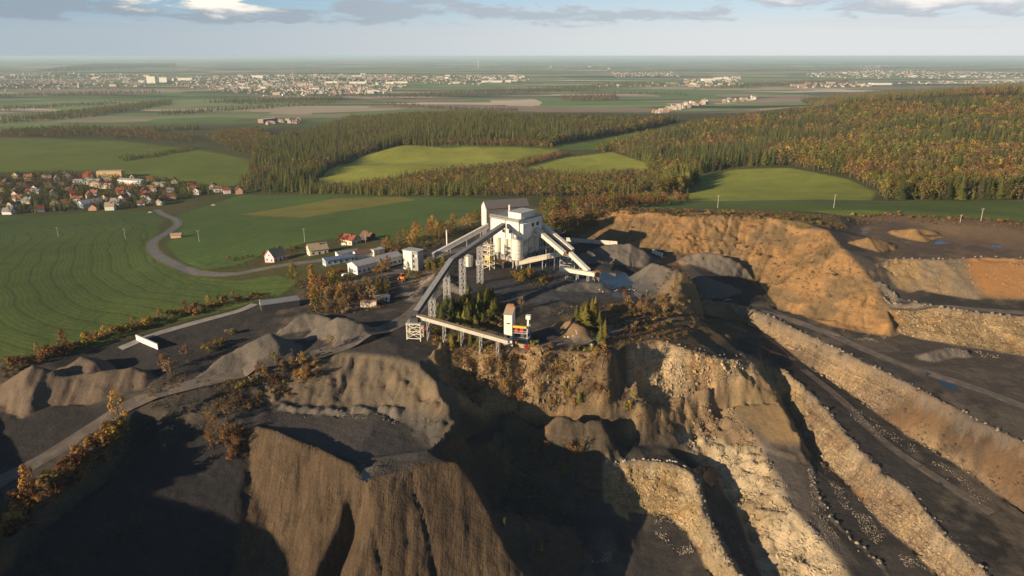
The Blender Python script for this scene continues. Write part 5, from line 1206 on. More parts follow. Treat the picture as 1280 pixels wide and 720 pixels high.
# ------------------------------------------------------------------ the works
def local(root): return root
def gallery(name, label, a, b, w, h, wall, roof, sup=(), lattice=0.0, group=None):
    """covered conveyor from a to b with trestles down to the ground"""
    a, b = Vector(a), Vector(b); base = Vector((b.x, b.y, float(zat(b.x, b.y)))); t = thing(name, label, 'conveyor', base, 0, group)
    A, B = a-base, b-base; m = MB(); m.bar(A, B, w, h); m.build('gallery', PM[wall], t)
    up = Vector((0, 0, h/2+.06)); m = MB(); m.bar(A+up, B+up, w+.35, .12); m.build('gallery_roof', PM[roof], t)
    d = (B-A).normalized(); side = d.cross(Vector((0, 0, 1))).normalized()
    m = MB()
    for s in (-1, 1):
        lo = side*s*(w/2+.05)-Vector((0, 0, h/2+.1)); m.bar(A+lo, B+lo, .16, .2)
    m.build('side_rail', PM['steel'], t)
    L = (B-A).length
    for f in sup:
        q = A+(B-A)*f; g = float(zat(q.x+base.x, q.y+base.y))-base.z; hgt = q.z-h/2-g
        if hgt < .8: continue
        n = max(1, int(hgt/3.2)); wd = w/2+.15; dp = .9 if lattice else 0
        corners = [(s, k) for s in (-1, 1) for k in ((-1, 1) if dp else (0,))]
        for s, k in corners:
            m = MB(); o = side*s*wd+d*k*dp; o.z = 0; m.bar(Vector((q.x, q.y, g-.3))+o*1.15, Vector((q.x, q.y, q.z-h/2))+o, .22); m.build('leg', PM['steel'], t)
        m = MB()
        for i in range(n):
            z0, z1 = g+hgt*i/n, g+hgt*(i+1)/n
            fr = [(side*s*wd+d*k*dp) for s, k in ([(-1, -1), (1, -1), (1, 1), (-1, 1)] if dp else [(-1, 0), (1, 0)])]
            for i2 in range(len(fr) if dp else 1):
                p, r = fr[i2], fr[(i2+1) % len(fr)]; p = Vector((p.x+q.x, p.y+q.y, 0)); r = Vector((r.x+q.x, r.y+q.y, 0))
                m.bar(p+Vector((0, 0, z0)), r+Vector((0, 0, z1)), .12); m.bar(r+Vector((0, 0, z0)), p+Vector((0, 0, z1)), .12); m.bar(p+Vector((0, 0, z1)), r+Vector((0, 0, z1)), .14)
        m.build('bracing', PM['steel'], t)
    return t
def works():
    t = thing('screening_house', 'tall white screening house on silos with sloping conveyors running into it', 'building', (3.5, 378, float(zat(3.5, 378))), math.radians(-39))
    m = MB(); m.box(-20, 0, 0, 21, 15.2, 26); m.build('upper_hall', PM['white'], t)
    m = MB(); m.box(-20.4, .4, -.4, 21.4, 26.01, 26.5); ro = m.build('roof', PM['roofgrey'], t)
    m = MB(); m.box(-9.5, -.6, 3, 15, 26.5, 29.6); p = m.build('penthouse', PM['white'], t); m = MB(); m.box(-9.9, -.2, 2.6, 15.4, 29.61, 29.95); m.build('penthouse_roof', PM['steel'], p)
    m = MB(); m.tube((-12, 7, 26.5), (-12, 7, 32.5), .5, .5, 10); m.build('vent_pipe', PM['offwhite'], t)
    for x, y in ((-17.2, 2.9), (-11.8, 2.9), (-6.4, 2.9), (-2.9, 8.3), (-2.9, 13.6), (-2.9, 18.4)):
        m = MB(); m.tube((x, y, 6.2), (x, y, 15.19), 2.35, 2.35, 18); s = m.build('silo', PM['silo'], t); m = MB(); m.tube((x, y, 3.6), (x, y, 6.19), .6, 2.3, 14, False); m.build('hopper', PM['steel'], s)
        for a in (.8, 2.4, 3.9, 5.5):
            m = MB(); m.tube((x+2.1*math.cos(a), y+2.1*math.sin(a), -.5), (x+2.1*math.cos(a), y+2.1*math.sin(a), 6.3), .18, .18, 6); m.build('leg', PM['steel'], s)
    m = MB(); m.tube((-.6, -.2, 5.2), (-.6, -.2, 16.5), 3.1, 3.1, 24); s = m.build('silo', PM['silo'], t); s['label'] = 'large round silo with hoops at the corner'
    for k in range(5):
        m = MB(); m.tube((-.6, -.2, 6.2+k*2.3), (-.6, -.2, 6.45+k*2.3), 3.22, 3.22, 24); m.build('hoop', PM['steel'], s)
    m = MB(); m.tube((-.6, -.2, 16.51), (-.6, -.2, 17.6), 3.1, .5, 24); m.build('silo_top', PM['steel'], s)
    for a in range(6):
        c, q = math.cos(a*1.047), math.sin(a*1.047); m = MB(); m.tube((-.6+2.7*c, -.2+2.7*q, -.5), (-.6+2.7*c, -.2+2.7*q, 5.2), .2, .2, 6); m.build('leg', PM['steel'], s)
    m = MB(); m.box(-18.5, -6, 6.5, 20, -.5, 13); m.build('lower_hall', PM['grey'], t)
    for i in range(3):
        m = MB(); m.box(-16+i*4.6, -13.6+i*4.6, -.07, .02, 18.5, 20.3); m.build('window', PM['glass'], t)
    for i in range(4):
        m = MB(); m.box(-.02, .07, 3.2+i*4.2, 5.4+i*4.2, 21, 23); m.build('window', PM['glass'], t)
    m = MB(); m.box(.05, 2.4, 1.0, 8.2, 18.8, 24.6); m.build('conveyor_head', PM['offwhite'], t)
    for s, (x0, x1) in enumerate(((-20, -13.4), (-13.3, -6.7), (-6.6, 0))):
        m = MB(); m.box(x0+.05, x1-.05, -.12, -.01, 25.2, 25.9); m.build('fascia', PM['grey'], t)
    m = MB()
    for z in (27.0, 27.5):
        for a, b in (((-20, -.2), (0, -.2)), ((0, -.2), (0, 21)), ((-20, -.2), (-20, 21))): m.bar((*a, z), (*b, z), .07)
    for i in range(11): m.bar((-20+2*i, -.2, 26.5), (-20+2*i, -.2, 27.5), .07); m.bar((0, 2.1*i, 26.5), (0, 2.1*i, 27.5), .07)
    m.build('roof_railing', PM['silo'], ro)
    for x, zb in ((-19.4, 0), (-9.1, 15.2)): m = MB(); m.tube((x, -.25, zb), (x, -.25, 26), .16, .16, 6); m.build('downpipe', PM['steel'], t)
    for i in range(1, 8): m = MB(); m.box(-20+2.5*i-.05, -20+2.5*i+.05, -.06, -.005, 15.3, 25.1); m.build('cladding_joint', PM['grey'], t)
    for i in range(4):
        m = MB(); y0, y1 = (4, 12) if i % 2 else (12, 4); m.bar((.7, y0, 3+i*3.2), (.7, y1, 6.2+i*3.2), .9, .25); m.build('stair_flight', PM['steel'], t)
    m = MB(); m.tube((-4, -1.2, 20), (-4, -1.2, 6), .45, .45, 10); m.build('dust_duct', PM['steel'], t)
    # hall behind with the long grey roof
    p = Vector((-4, 417, float(zat(-4, 417)))); t = thing('conveyor_hall', 'long grey-roofed hall with a white gable behind the screening house', 'building', p, math.radians(20))
    m = MB(); m.prism([(-4.5, -1), (4.5, -1), (4.5, 26.5), (0, 30), (-4.5, 26.5)], -13, 13); m.v = [(y, x, z) for x, y, z in m.v]; m.build('wall', PM['slate'], t)
    m = MB(); m.prism([(-4.45, 15), (4.45, 15), (4.45, 26.4), (0, 29.9), (-4.45, 26.4)], -13.2, -13.01); m.v = [(y, x, z) for x, y, z in m.v]; m.build('gable', PM['white'], t)
    m = MB()
    for s in (-1, 1): m.prism([(0, 30.02), (s*5, 26.13), (s*5, 26.35), (0, 30.24)], -13.4, 13.4)
    m.v = [(y, x, z) for x, y, z in m.v]; m.build('roof', PM['slate'], t)
    # steel stair and service tower in front of the silos
    p = V3(611, 336, 0); t = thing('service_tower', 'open yellow and white steel service tower in front of the silos', 'tower', (p.x, p.y, float(zat(p.x, p.y))), math.radians(-39))
    for x in (-2.4, 2.4):
        for y in (-2, 2):
            m = MB(); m.bar((x, y, -.4), (x, y, 14), .3); m.build('leg', PM['silo'], t)
    for k in range(5):
        m = MB(); m.box(-2.6, 2.6, -2.2, 2.2, 2.4+k*2.7, 2.62+k*2.7); fl = m.build('floor_deck', PM['yellow'] if k == 1 else PM['silo'], t)
        m = MB()
        for y in (-2.2, 2.2): m.bar((-2.6, y, 3.6+k*2.7), (2.6, y, 3.6+k*2.7), .08)
        for x in (-2.6, 2.6): m.bar((x, -2.2, 3.6+k*2.7), (x, 2.2, 3.6+k*2.7), .08)
        m.build('railing', PM['yellow'], fl)
        m = MB(); m.bar((-2.4, -2.05, 2.5+k*2.7-2.5), (2.4, -2.05, 2.5+k*2.7), .14); m.bar((2.4, 2.05, 2.5+k*2.7-2.5), (-2.4, 2.05, 2.5+k*2.7), .14); m.build('bracing', PM['silo'], t)
    m = MB(); m.box(-1.6, 1.4, -1.4, 1.5, 5.4, 7.6); m.build('screen_box', PM['ochre'], t)
    p = V3(586, 332, 0); t = thing('storage_tank', 'short cream steel tank under the dark conveyor', 'tank', (p.x, p.y, float(zat(p.x, p.y)))); m = MB(); m.tube((0,0,-.3), (0,0,5.6), 2.5, 2.5, 20); m.build('shell', PM['silo'], t); m = MB(); m.tube((0,0,5.61), (0,0,6.4), 2.55, .3, 20); m.build('lid', PM['steel'], t); m = MB(); m.bar((0,-2.6,-.3), (0,-2.6,6), .3); m.build('ladder', PM['steel'], t)
    p = V3(600, 331, 0); house((p.x, p.y, float(zat(p.x, p.y))), .2, 5, 2.6, 2.5, 0, 'offwhite', 'steel', 'small white cabin at the foot of the service tower', 'cabin', 'site_cabin', None, 1, False, True)
    p = V3(627, 333, 0); house((p.x, p.y, float(zat(p.x, p.y))), -.68, 6, 4, 3.0, 0, 'dark', 'rust', 'dark motor room under the screening house', 'shed', 'motor_room', None, 0, False, True)
    p = V3(559, 314, 0); t = thing('flue', 'thin white flue standing behind the conveyors', 'chimney', (p.x, p.y, float(zat(p.x, p.y)))); m = MB(); m.tube((0,0,-.5), (0,0,12.5), .45, .4, 10); m.build('pipe', PM['offwhite'], t); m = MB(); m.tube((0,0,12.5), (0,0,13.0), .6, .6, 10); m.build('cap', PM['steel'], t)
    # the tall white bin by the road
    p = V3(518, 336, 0); t = thing('loading_bin', 'tall white loading bin with a flat roof beside the works road', 'silo building', (p.x, p.y, float(zat(p.x, p.y))), math.radians(-28))
    m = MB(); m.box(-5, .8, -3, 3, -1, 10.4); m.build('wall', PM['white'], t); m = MB(); m.box(.81, 4.4, -2.6, 2.6, -1, 9.8); m.build('stair_bay', PM['grey'], t); m = MB(); m.box(-5.3, 4.7, -3.3, 3.3, 10.41, 10.85); m.build('roof', PM['steel'], t)
    for k in range(3): 
        m = MB(); m.box(1.2, 2.2, -2.67, -2.59, 1.4+k*3, 2.9+k*3); m.build('window', PM['glass'], t)
    m = MB(); m.box(2.6, 4.2, -2.9, -2.61, 7.6, 8.8); m.build('balcony', PM['offwhite'], t)
    # conveyors
    b0, b1, b2 = V3(520, 391, 8.3), V3(564, 326, 21.3), Vector((-4.5, 381, 23.0))
    gallery('dark_conveyor', 'steep dark lower half of the long conveyor rising from the lattice frame', b0, b1, 2.1, 2.0, 'dark', 'roofgrey', (.42, .85), 1)
    gallery('dark_conveyor', 'dark upper half of the long conveyor reaching the top of the white house', b1, b2, 2.1, 2.0, 'dark', 'roofgrey', (.18, .5), 1)
    gallery('grey_conveyor', 'grey covered conveyor sloping up to the white gable from behind the bin', V3(541, 319, 3.5), V3(610, 282, 18), 2.2, 2.2, 'grey', 'steel', (.3, .6, .85))
    gallery('white_conveyor', 'nearer of the two parallel white conveyors descending to the gravel yard', V3(655, 274, 22.5), V3(706, 317, 9.5), 2.2, 1.9, 'cream', 'white', (.45, .6, .8))
    gallery('white_conveyor', 'farther of the two parallel white conveyors descending to the gravel yard', V3(667, 272, 22), V3(716, 313, 9.5), 1.9, 1.8, 'cream', 'white', (.5, .75))
    gallery('white_conveyor', 'short steep white conveyor below the two parallel ones', V3(713, 317, 9.2), V3(736, 339, 4.0), 2.0, 1.8, 'cream', 'white', (.6,))
    gallery('white_conveyor', 'low level white gallery from the big silo to the junction frame', V3(644, 329, 2.6), V3(706, 316, 8.2), 2.4, 2.0, 'cream', 'white', (.3, .55, .8))
    gallery('white_conveyor', 'lowest pale conveyor with a rusty head over the wet yard', V3(700, 336, 3.4), V3(744, 343, 3.6), 2.0, 1.6, 'cream', 'white', (.2, .5, .8))
    p = V3(745, 347, 0); t = thing('discharge_head', 'rust-orange discharge box at the end of the lowest pale conveyor', 'machine', (p.x, p.y, float(zat(p.x, p.y))), .2); m = MB(); m.box(-1.5, 1.5, -1.4, 1.4, 2.0, 5.2); m.build('housing', PM['orangep'], t)
    for x in (-1.2, 1.2):
        for y in (-1.1, 1.1): m = MB(); m.bar((x, y, -.4), (x, y, 2.0), .25); m.build('leg', PM['steel'], t)
    m = MB(); m.box(1.51, 2.3, -1.2, 1.2, 2.4, 4.6); m.build('chute', PM['offwhite'], t)
    p = V3(709, 334, 0); t = thing('junction_frame', 'lattice junction frame where the white conveyors meet', 'steel frame', (p.x, p.y, float(zat(p.x, p.y))), -.4)
    for x in (-3.4, 3.4):
        for y in (-2.4, 2.4): m = MB(); m.bar((x, y, -.4), (x, y, 8), .28); m.build('leg', PM['steel'], t)
    for z in (2.6, 5.2, 7.8):
        m = MB()
        for y in (-2.4, 2.4): m.bar((-3.4, y, z), (3.4, y, z), .2); m.bar((-3.4, y, z-2.6), (3.4, y, z), .13); m.bar((3.4, y, z-2.6), (-3.4, y, z), .13)
        for x in (-3.4, 3.4): m.bar((x, -2.4, z), (x, 2.4, z), .2); m.bar((x, -2.4, z-2.6), (x, 2.4, z), .13)
        m.build('bracing', PM['steel'], t)
    m = MB(); m.box(-1.6, 1.6, -1.4, 1.4, 7.9, 10.6); m.build('transfer_box', PM['rust'], t)
    gallery('low_conveyor', 'long low belt conveyor from the crusher along the cliff to the lattice frame', V3(636, 427, 2.4), V3(522, 395, 6.8), 1.9, 1.3, 'concrete', 'tan', (.12, .3, .5, .7, .88))
    # lattice transfer frame
    p = V3(519, 418, -1); t = thing('transfer_frame', 'square lattice transfer frame where the low and dark conveyors meet', 'steel frame', (p.x, p.y, float(zat(p.x, p.y))), math.radians(-8))
    for x in (-2.9, 2.9):
        for y in (-2.4, 2.4): m = MB(); m.bar((x, y, -.4), (x, y, 7.4), .3); m.build('leg', PM['silo'], t)
    for k, z in enumerate((.9, 4.0, 7.2)):
        m = MB()
        for y in (-2.4, 2.4):
            m.bar((-2.9, y, z), (2.9, y, z), .24)
            if k: m.bar((-2.9, y, z-3), (2.9, y, z), .16); m.bar((2.9, y, z-3), (-2.9, y, z), .16)
        for x in (-2.9, 2.9):
            m.bar((x, -2.4, z), (x, 2.4, z), .24)
            if k: m.bar((x, -2.4, z-3), (x, 2.4, z), .16); m.bar((x, 2.4, z-3), (x, -2.4, z), .16)
        m.build('bracing', PM['silo'], t)
    m = MB(); m.box(-3.2, 3.2, -2.7, 2.7, 7.41, 7.6); m.build('deck', PM['steel'], t); m = MB(); m.box(-1.6, 1.8, -1.5, 1.5, 7.61, 9.6); m.build('drive_house', PM['dark'], t)
    p = near(529, 416); t = thing('fuel_tank', 'red fuel tank on the ground beside the lattice transfer frame', 'tank', p, .3); m = MB(); m.tube((-1.3, 0, 1.1), (1.3, 0, 1.1), .9, .9, 12); m.build('shell', PM['signalred'], t); m = MB(); m.box(-1, -.7, -.6, .6, -.2, .5); m.box(.7, 1, -.6, .6, -.2, .5); m.build('cradle', PM['dark'], t)
    # crusher
    p = V3(637, 424, -1); t = thing('crusher_tower', 'narrow white crusher tower with a sloping roof above the cliff', 'tower', (p.x, p.y, float(zat(p.x, p.y))), math.radians(-14))
    m = MB(); m.prism([(-2.6, -1), (2.6, -1), (2.6, 15.2), (-2.6, 13.2)], -1.7, 1.7); m.v = [(y, x, z) for x, y, z in m.v]; m.build('wall', PM['white'], t)
    m = MB(); m.prism([(-2.9, 13.1), (2.9, 15.32), (2.9, 15.55), (-2.9, 13.33)], -1.95, 1.95); m.v = [(y, x, z) for x, y, z in m.v]; ro = m.build('roof', PM['tan'], t)
    m = MB(); m.box(-1.2, 1.4, 1.6, 2.6, 15.3, 16.3); m.build('roof_hatch', PM['rust'], ro)
    for z, w in ((9.2, .9), (2.4, .7)): m = MB(); m.box(-w+.3, w, -2.67, -2.58, z, z+.5 if z > 5 else z+1.9); m.build('window', PM['glass'], t)
    m = MB(); m.box(-2.1, 2.1, -3.0, 3.0, -1, .6); m.build('plinth', PM['concrete'], t)
    p = V3(651, 426, -1.5); t = thing('crusher', 'crushing machine with yellow beam and red motors beside the white tower', 'machine', (p.x, p.y, float(zat(p.x, p.y))), math.radians(-14))
    for x in (-3.2, 3.2):
        for y in (-2.5, 2.5): m = MB(); m.bar((x, y, -.5), (x, y, 7.8), .35); m.build('leg', PM['steel'], t)
    for z in (2.6, 5.4): m = MB(); m.box(-3.5, 3.5, -2.8, 2.8, z, z+.2); m.build('floor_deck', PM['steel'], t)
    m = MB(); m.box(-3.8, 3.0, -3.0, -2.3, 7.8, 8.7); m.build('beam', PM['yellow'], t)
    m = MB(); m.box(-2.6, -.9, -2.2, .2, 5.65, 7.3); m.build('motor', PM['signalred'], t); m = MB(); m.box(.2, 1.5, -2.3, -.4, 5.65, 7.7); m.build('motor', PM['signalred'], t)
    m = MB(); m.tube((1.0, 1.0, 2.85), (1.0, 1.0, 5.3), 1.6, 1.2, 14); m.build('cone', PM['dark'], t); m = MB(); m.box(-2.8, -.6, -2.0, 1.4, .1, 2.4); m.build('jaw_housing', PM['rust'], t)
    m = MB(); m.bar((3.2, -1.6, 5.6), (3.4, -1.4, 12.6), .7); m.build('mast', PM['silo'], t); m = MB(); m.box(2.5, 4.4, -2.3, -.5, 11.6, 13.2); m.build('mast_head', PM['offwhite'], t)
    m = MB(); m.box(-3.4, 3.6, 2.85, 3.1, -.3, 5.2); m.build('back_panel', PM['blue'], t); m = MB()
    for z in (3.7, 6.5):
        for y in (-2.8, 2.8): m.bar((-3.5, y, z), (3.5, y, z), .09)
    m.build('railing', PM['silo'], t)
    p = near(655, 434); t = thing('feed_hopper', 'low tan feed hopper at the cliff edge below the crusher', 'hopper', p, -.2); m = MB(); m.prism([(-2.2, 1.8), (-1.0, .2), (1.0, .2), (2.2, 1.8), (2.2, 2.0), (-2.2, 2.0)], -1.6, 1.6); m.build('trough', PM['tan'], t)
    for x in (-1.5, 1.5): m = MB(); m.box(x-.15, x+.15, -1.4, 1.4, -.4, 1.2); m.build('leg', PM['rust'], t)
    p = near(660, 437); t = thing('skip', 'small red skip on the edge of the cliff', 'skip', p, .3); m = MB(); m.prism([(-1.3, .25), (1.3, .25), (1.7, 1.4), (-1.7, 1.4)], -.9, .9); m.build('bin', PM['signalred'], t); m = MB(); m.box(-1.1, 1.1, -.7, .7, -.1, .24); m.build('skid', PM['dark'], t)
works()
def wheel_loader(p, rz, label, paint):
    t = thing('wheel_loader', label, 'loader', p, rz)
    m = MB(); m.box(-3.4, -.4, -1.1, 1.1, .9, 2.3); m.box(-.3, 1.3, -.8, .8, .9, 1.6); m.build('body', PM[paint], t); m = MB(); m.box(-1.5, .1, -.85, .85, 2.31, 3.5); c = m.build('cab', PM['glass'], t); m = MB(); m.box(-1.6, .2, -.95, .95, 3.51, 3.65); m.build('cab_roof', PM[paint], c)
    for x in (-2.5, .9):
        for y in (-1.25, 1.25):
            m = MB(); m.tube((x, y-.3, .75), (x, y+.3, .75), .78, .78, 14); w = m.build('wheel', PM['rubber'], t); m = MB(); m.tube((x, y-.33, .75), (x, y+.33, .75), .38, .38, 10); m.build('rim', PM[paint], w)
    m = MB(); m.bar((.6, -.55, 1.7), (2.7, -.55, .8), .3); m.bar((.6, .55, 1.7), (2.7, .55, .8), .3); m.build('lift_arm', PM[paint], t); m = MB(); m.prism([(2.6, .2), (4.0, .15), (4.0, .3), (2.9, .5), (2.9, 1.3), (2.6, 1.4)], -1.4, 1.4); m.build('bucket', PM['dark'], t)
wheel_loader(near(502, 350), 2.4, 'orange wheel loader parked beside the tall white bin', 'orangep')
def car(p, rz, label, paint):
    t = thing('car', label, 'car', p, rz); m = MB(); m.prism([(-2.1, .35), (2.1, .35), (2.15, .8), (1.1, .95), (.6, 1.42), (-1.3, 1.45), (-1.9, .98), (-2.15, .9)], -.85, .85); m.build('body', PM[paint], t)
    m = MB(); m.prism([(-1.5, .98), (.95, .96), (.52, 1.36), (-1.22, 1.38)], -.87, .87); m.build('window', PM['glass'], t)
    for x in (-1.3, 1.3):
        for y in (-.78, .78): m = MB(); m.tube((x, y-.1, .33), (x, y+.1, .33), .33, .33, 10); m.build('wheel', PM['rubber'], t)
car(near(188, 266), .2, 'white car standing by the road where the village begins', 'white'); car(near(267, 257)+Vector((0, 0, .05)), .1, 'white car alone on the shaded green field', 'white'); car(near(441, 333), .6, 'dark car parked in front of the long white shed', 'dark'); car(near(432, 345), .7, 'white car on the road below the long white shed', 'white'); car(near(425, 340), .7, 'red car on the road below the blue shed', 'signalred')
def utility_pole(u, v, h, label):
    p = near(u, v); t = thing('utility_pole', label, 'pole', p, .4); m = MB(); m.tube((0,0,-.5), (0,0,h), .17, .12, 8); m.build('post', PM['concrete'], t); m = MB(); m.bar((-1.2, 0, h-.6), (1.2, 0, h-.6), .14); a = m.build('cross_arm', PM['steel'], t)
    for x in (-1.1, 0, 1.1): m = MB(); m.tube((x, 0, h-.53), (x, 0, h-.15), .08, .05, 6); m.build('insulator', PM['offwhite'], a)
for u, v, h, lab in ((73,296,9,'utility pole in the ploughed field nearest the village'), (157,299,9,'utility pole in the ploughed field nearest the road bend'), (249,302,9,'utility pole in the green field behind the small barn'), (381,302,9.5,'utility pole behind the cream house'), (897,260,9,'utility pole behind the brown slope, west of the next'), (1042,260,9.5,'utility pole above the upper quarry on the green strip'), (1200,278,5,'short pole on the rim of the upper quarry'), (1226,276,8,'tall pole on the rim of the upper quarry'), (457,303,8,'utility pole beside the red-roofed house')):
    utility_pole(u, v, h, lab)

# ------------------------------------------------------------------ boulders and rubble
def rock_mat():
    t = NT('boulder'); pos = t.n('ShaderNodeTexCoord').outputs['Object']; oi = t.n('ShaderNodeObjectInfo')
    base = t.mix(oi.outputs['Random'], (.11,.092,.075), (.27,.225,.175)); base = t.mix(t.attr('pale', 'Fac', 'INSTANCER'), base, (.62,.58,.52))
    n = t.noise(pos, 2.2, 4, .65); t.l(t.mix(1.0, base, t.mix(n, (.6,.6,.6), (1.35,1.35,1.35)), 'MULTIPLY'), t.b.inputs['Base Color']); t.bump(n, .5, .2); return t.m
ROCK = rock_mat()
def boulder_mesh(seed):
    r = random.Random(seed); bm = bmesh.new(); bmesh.ops.create_icosphere(bm, subdivisions=1, radius=.5)
    for i in range(5):                                     # knock flat faces off it
        n = Vector((r.gauss(0, 1), r.gauss(0, 1), r.gauss(0, 1))).normalized(); d = r.uniform(.24, .40)
        for v in bm.verts:
            k = v.co.dot(n)-d
            if k > 0: v.co -= n*k
    s = (r.uniform(.9, 1.4), r.uniform(.7, 1.1), r.uniform(.65, 1.0))
    for v in bm.verts: v.co = Vector((v.co.x*s[0], v.co.y*s[1], v.co.z*s[2]+.22))*r.uniform(.93, 1.07)
    m = bpy.data.meshes.new('boulder'); bm.to_mesh(m); bm.free(); m.materials.append(ROCK); return m
BM = [boulder_mesh(s) for s in range(8)]
nb = 0
def boulder_row(pts, n, size, where, group, pale=0.0, jit=.7, inset=0.0):
    global nb
    P = [hit(*p) for p in pts]; L = [math.hypot(b[0]-a[0], b[1]-a[1]) for a, b in zip(P[:-1], P[1:])]; T = sum(L)
    for i in range(n):
        s = T*(i+.5+random.uniform(-1.1, 1.1))/n; s = min(max(s, 0), T); k = 0
        while k < len(L)-1 and s > L[k]: s -= L[k]; k += 1
        f = min(s/max(L[k], .01), 1); x = P[k][0]+(P[k+1][0]-P[k][0])*f+random.gauss(0, jit)+inset; y = P[k][1]+(P[k+1][1]-P[k][1])*f+random.gauss(0, jit)
        d = size[0]+(size[1]-size[0])*random.random()**1.6; o = inst('boulder', random.choice(BM), None, (x, y, float(zat(x, y))-.12), random.uniform(0, 6.28), d); o['pale'] = pale*random.uniform(.6, 1.0); nb += 1
        tag(o, f'boulder {nth(i)} from the left {where}', 'boulder', group)
def boulders():
    boulder_row([(760,577),(800,574),(842,577),(864,588)], 24, (.9, 1.6), 'in the white row along the lowest bench edge', 'white boulders on the lowest bench edge', .6, .25)
    boulder_row([(866,590),(876,612),(882,640),(905,688),(928,722)], 24, (.8, 1.6), 'down the side of the lowest bench', 'boulders down the side of the lowest bench', .25, .6)
    boulder_row([(884,375),(932,386),(966,398),(1002,415),(1092,459),(1152,489),(1232,531),(1282,556)], 62, (.7, 1.9), 'lining the long haul road', 'boulders along the long haul road', .05, .8, .8)
    boulder_row([(1020,498),(1060,546),(1100,589),(1140,616),(1164,649),(1204,691),(1236,722)], 52, (.5, 1.8), 'on the edge of the middle striped bench', 'boulders on the middle bench edge', .0, 1.1, .8)
    boulder_row([(1012,582),(1019,611),(1040,646),(1070,678),(1106,710)], 36, (.8, 1.7), 'beside the sunken ramp', 'boulders beside the sunken ramp', .1, .8)
    boulder_row([(1130,374),(1152,381),(1202,388),(1242,393),(1283,397)], 24, (1.2, 1.9), 'along the lower edge of the eastern quarry road', 'boulders on the eastern quarry road', .1, .3, 0)
    boulder_row([(1100,322),(1140,323),(1180,324),(1230,321),(1275,322)], 14, (1.1, 1.8), 'along the rim above the orange eastern face', 'boulders above the orange face', .2, .4)
    boulder_row([(810,420),(850,431),(900,444),(942,450)], 24, (.8, 1.4), 'on top of the pinkish cliff block', 'boulders on the cliff block', .1, .4)
    boulder_row([(738,436),(746,428),(756,424),(752,432)], 12, (1.0, 1.7), 'in the heap of white stones by the cliff top', 'white stones at the cliff top', 1.3, 1.2)
    boulder_row([(704,422),(716,418),(724,416)], 6, (.8, 1.4), 'beside the brown mound near the crusher', 'stones beside the brown mound', 1.1, .6)
    boulder_row([(744,365),(762,362),(790,362),(810,364)], 8, (.7, 1.2), 'along the foot of the gravel cone', 'stones at the foot of the gravel cone', .9, .5)
boulders()
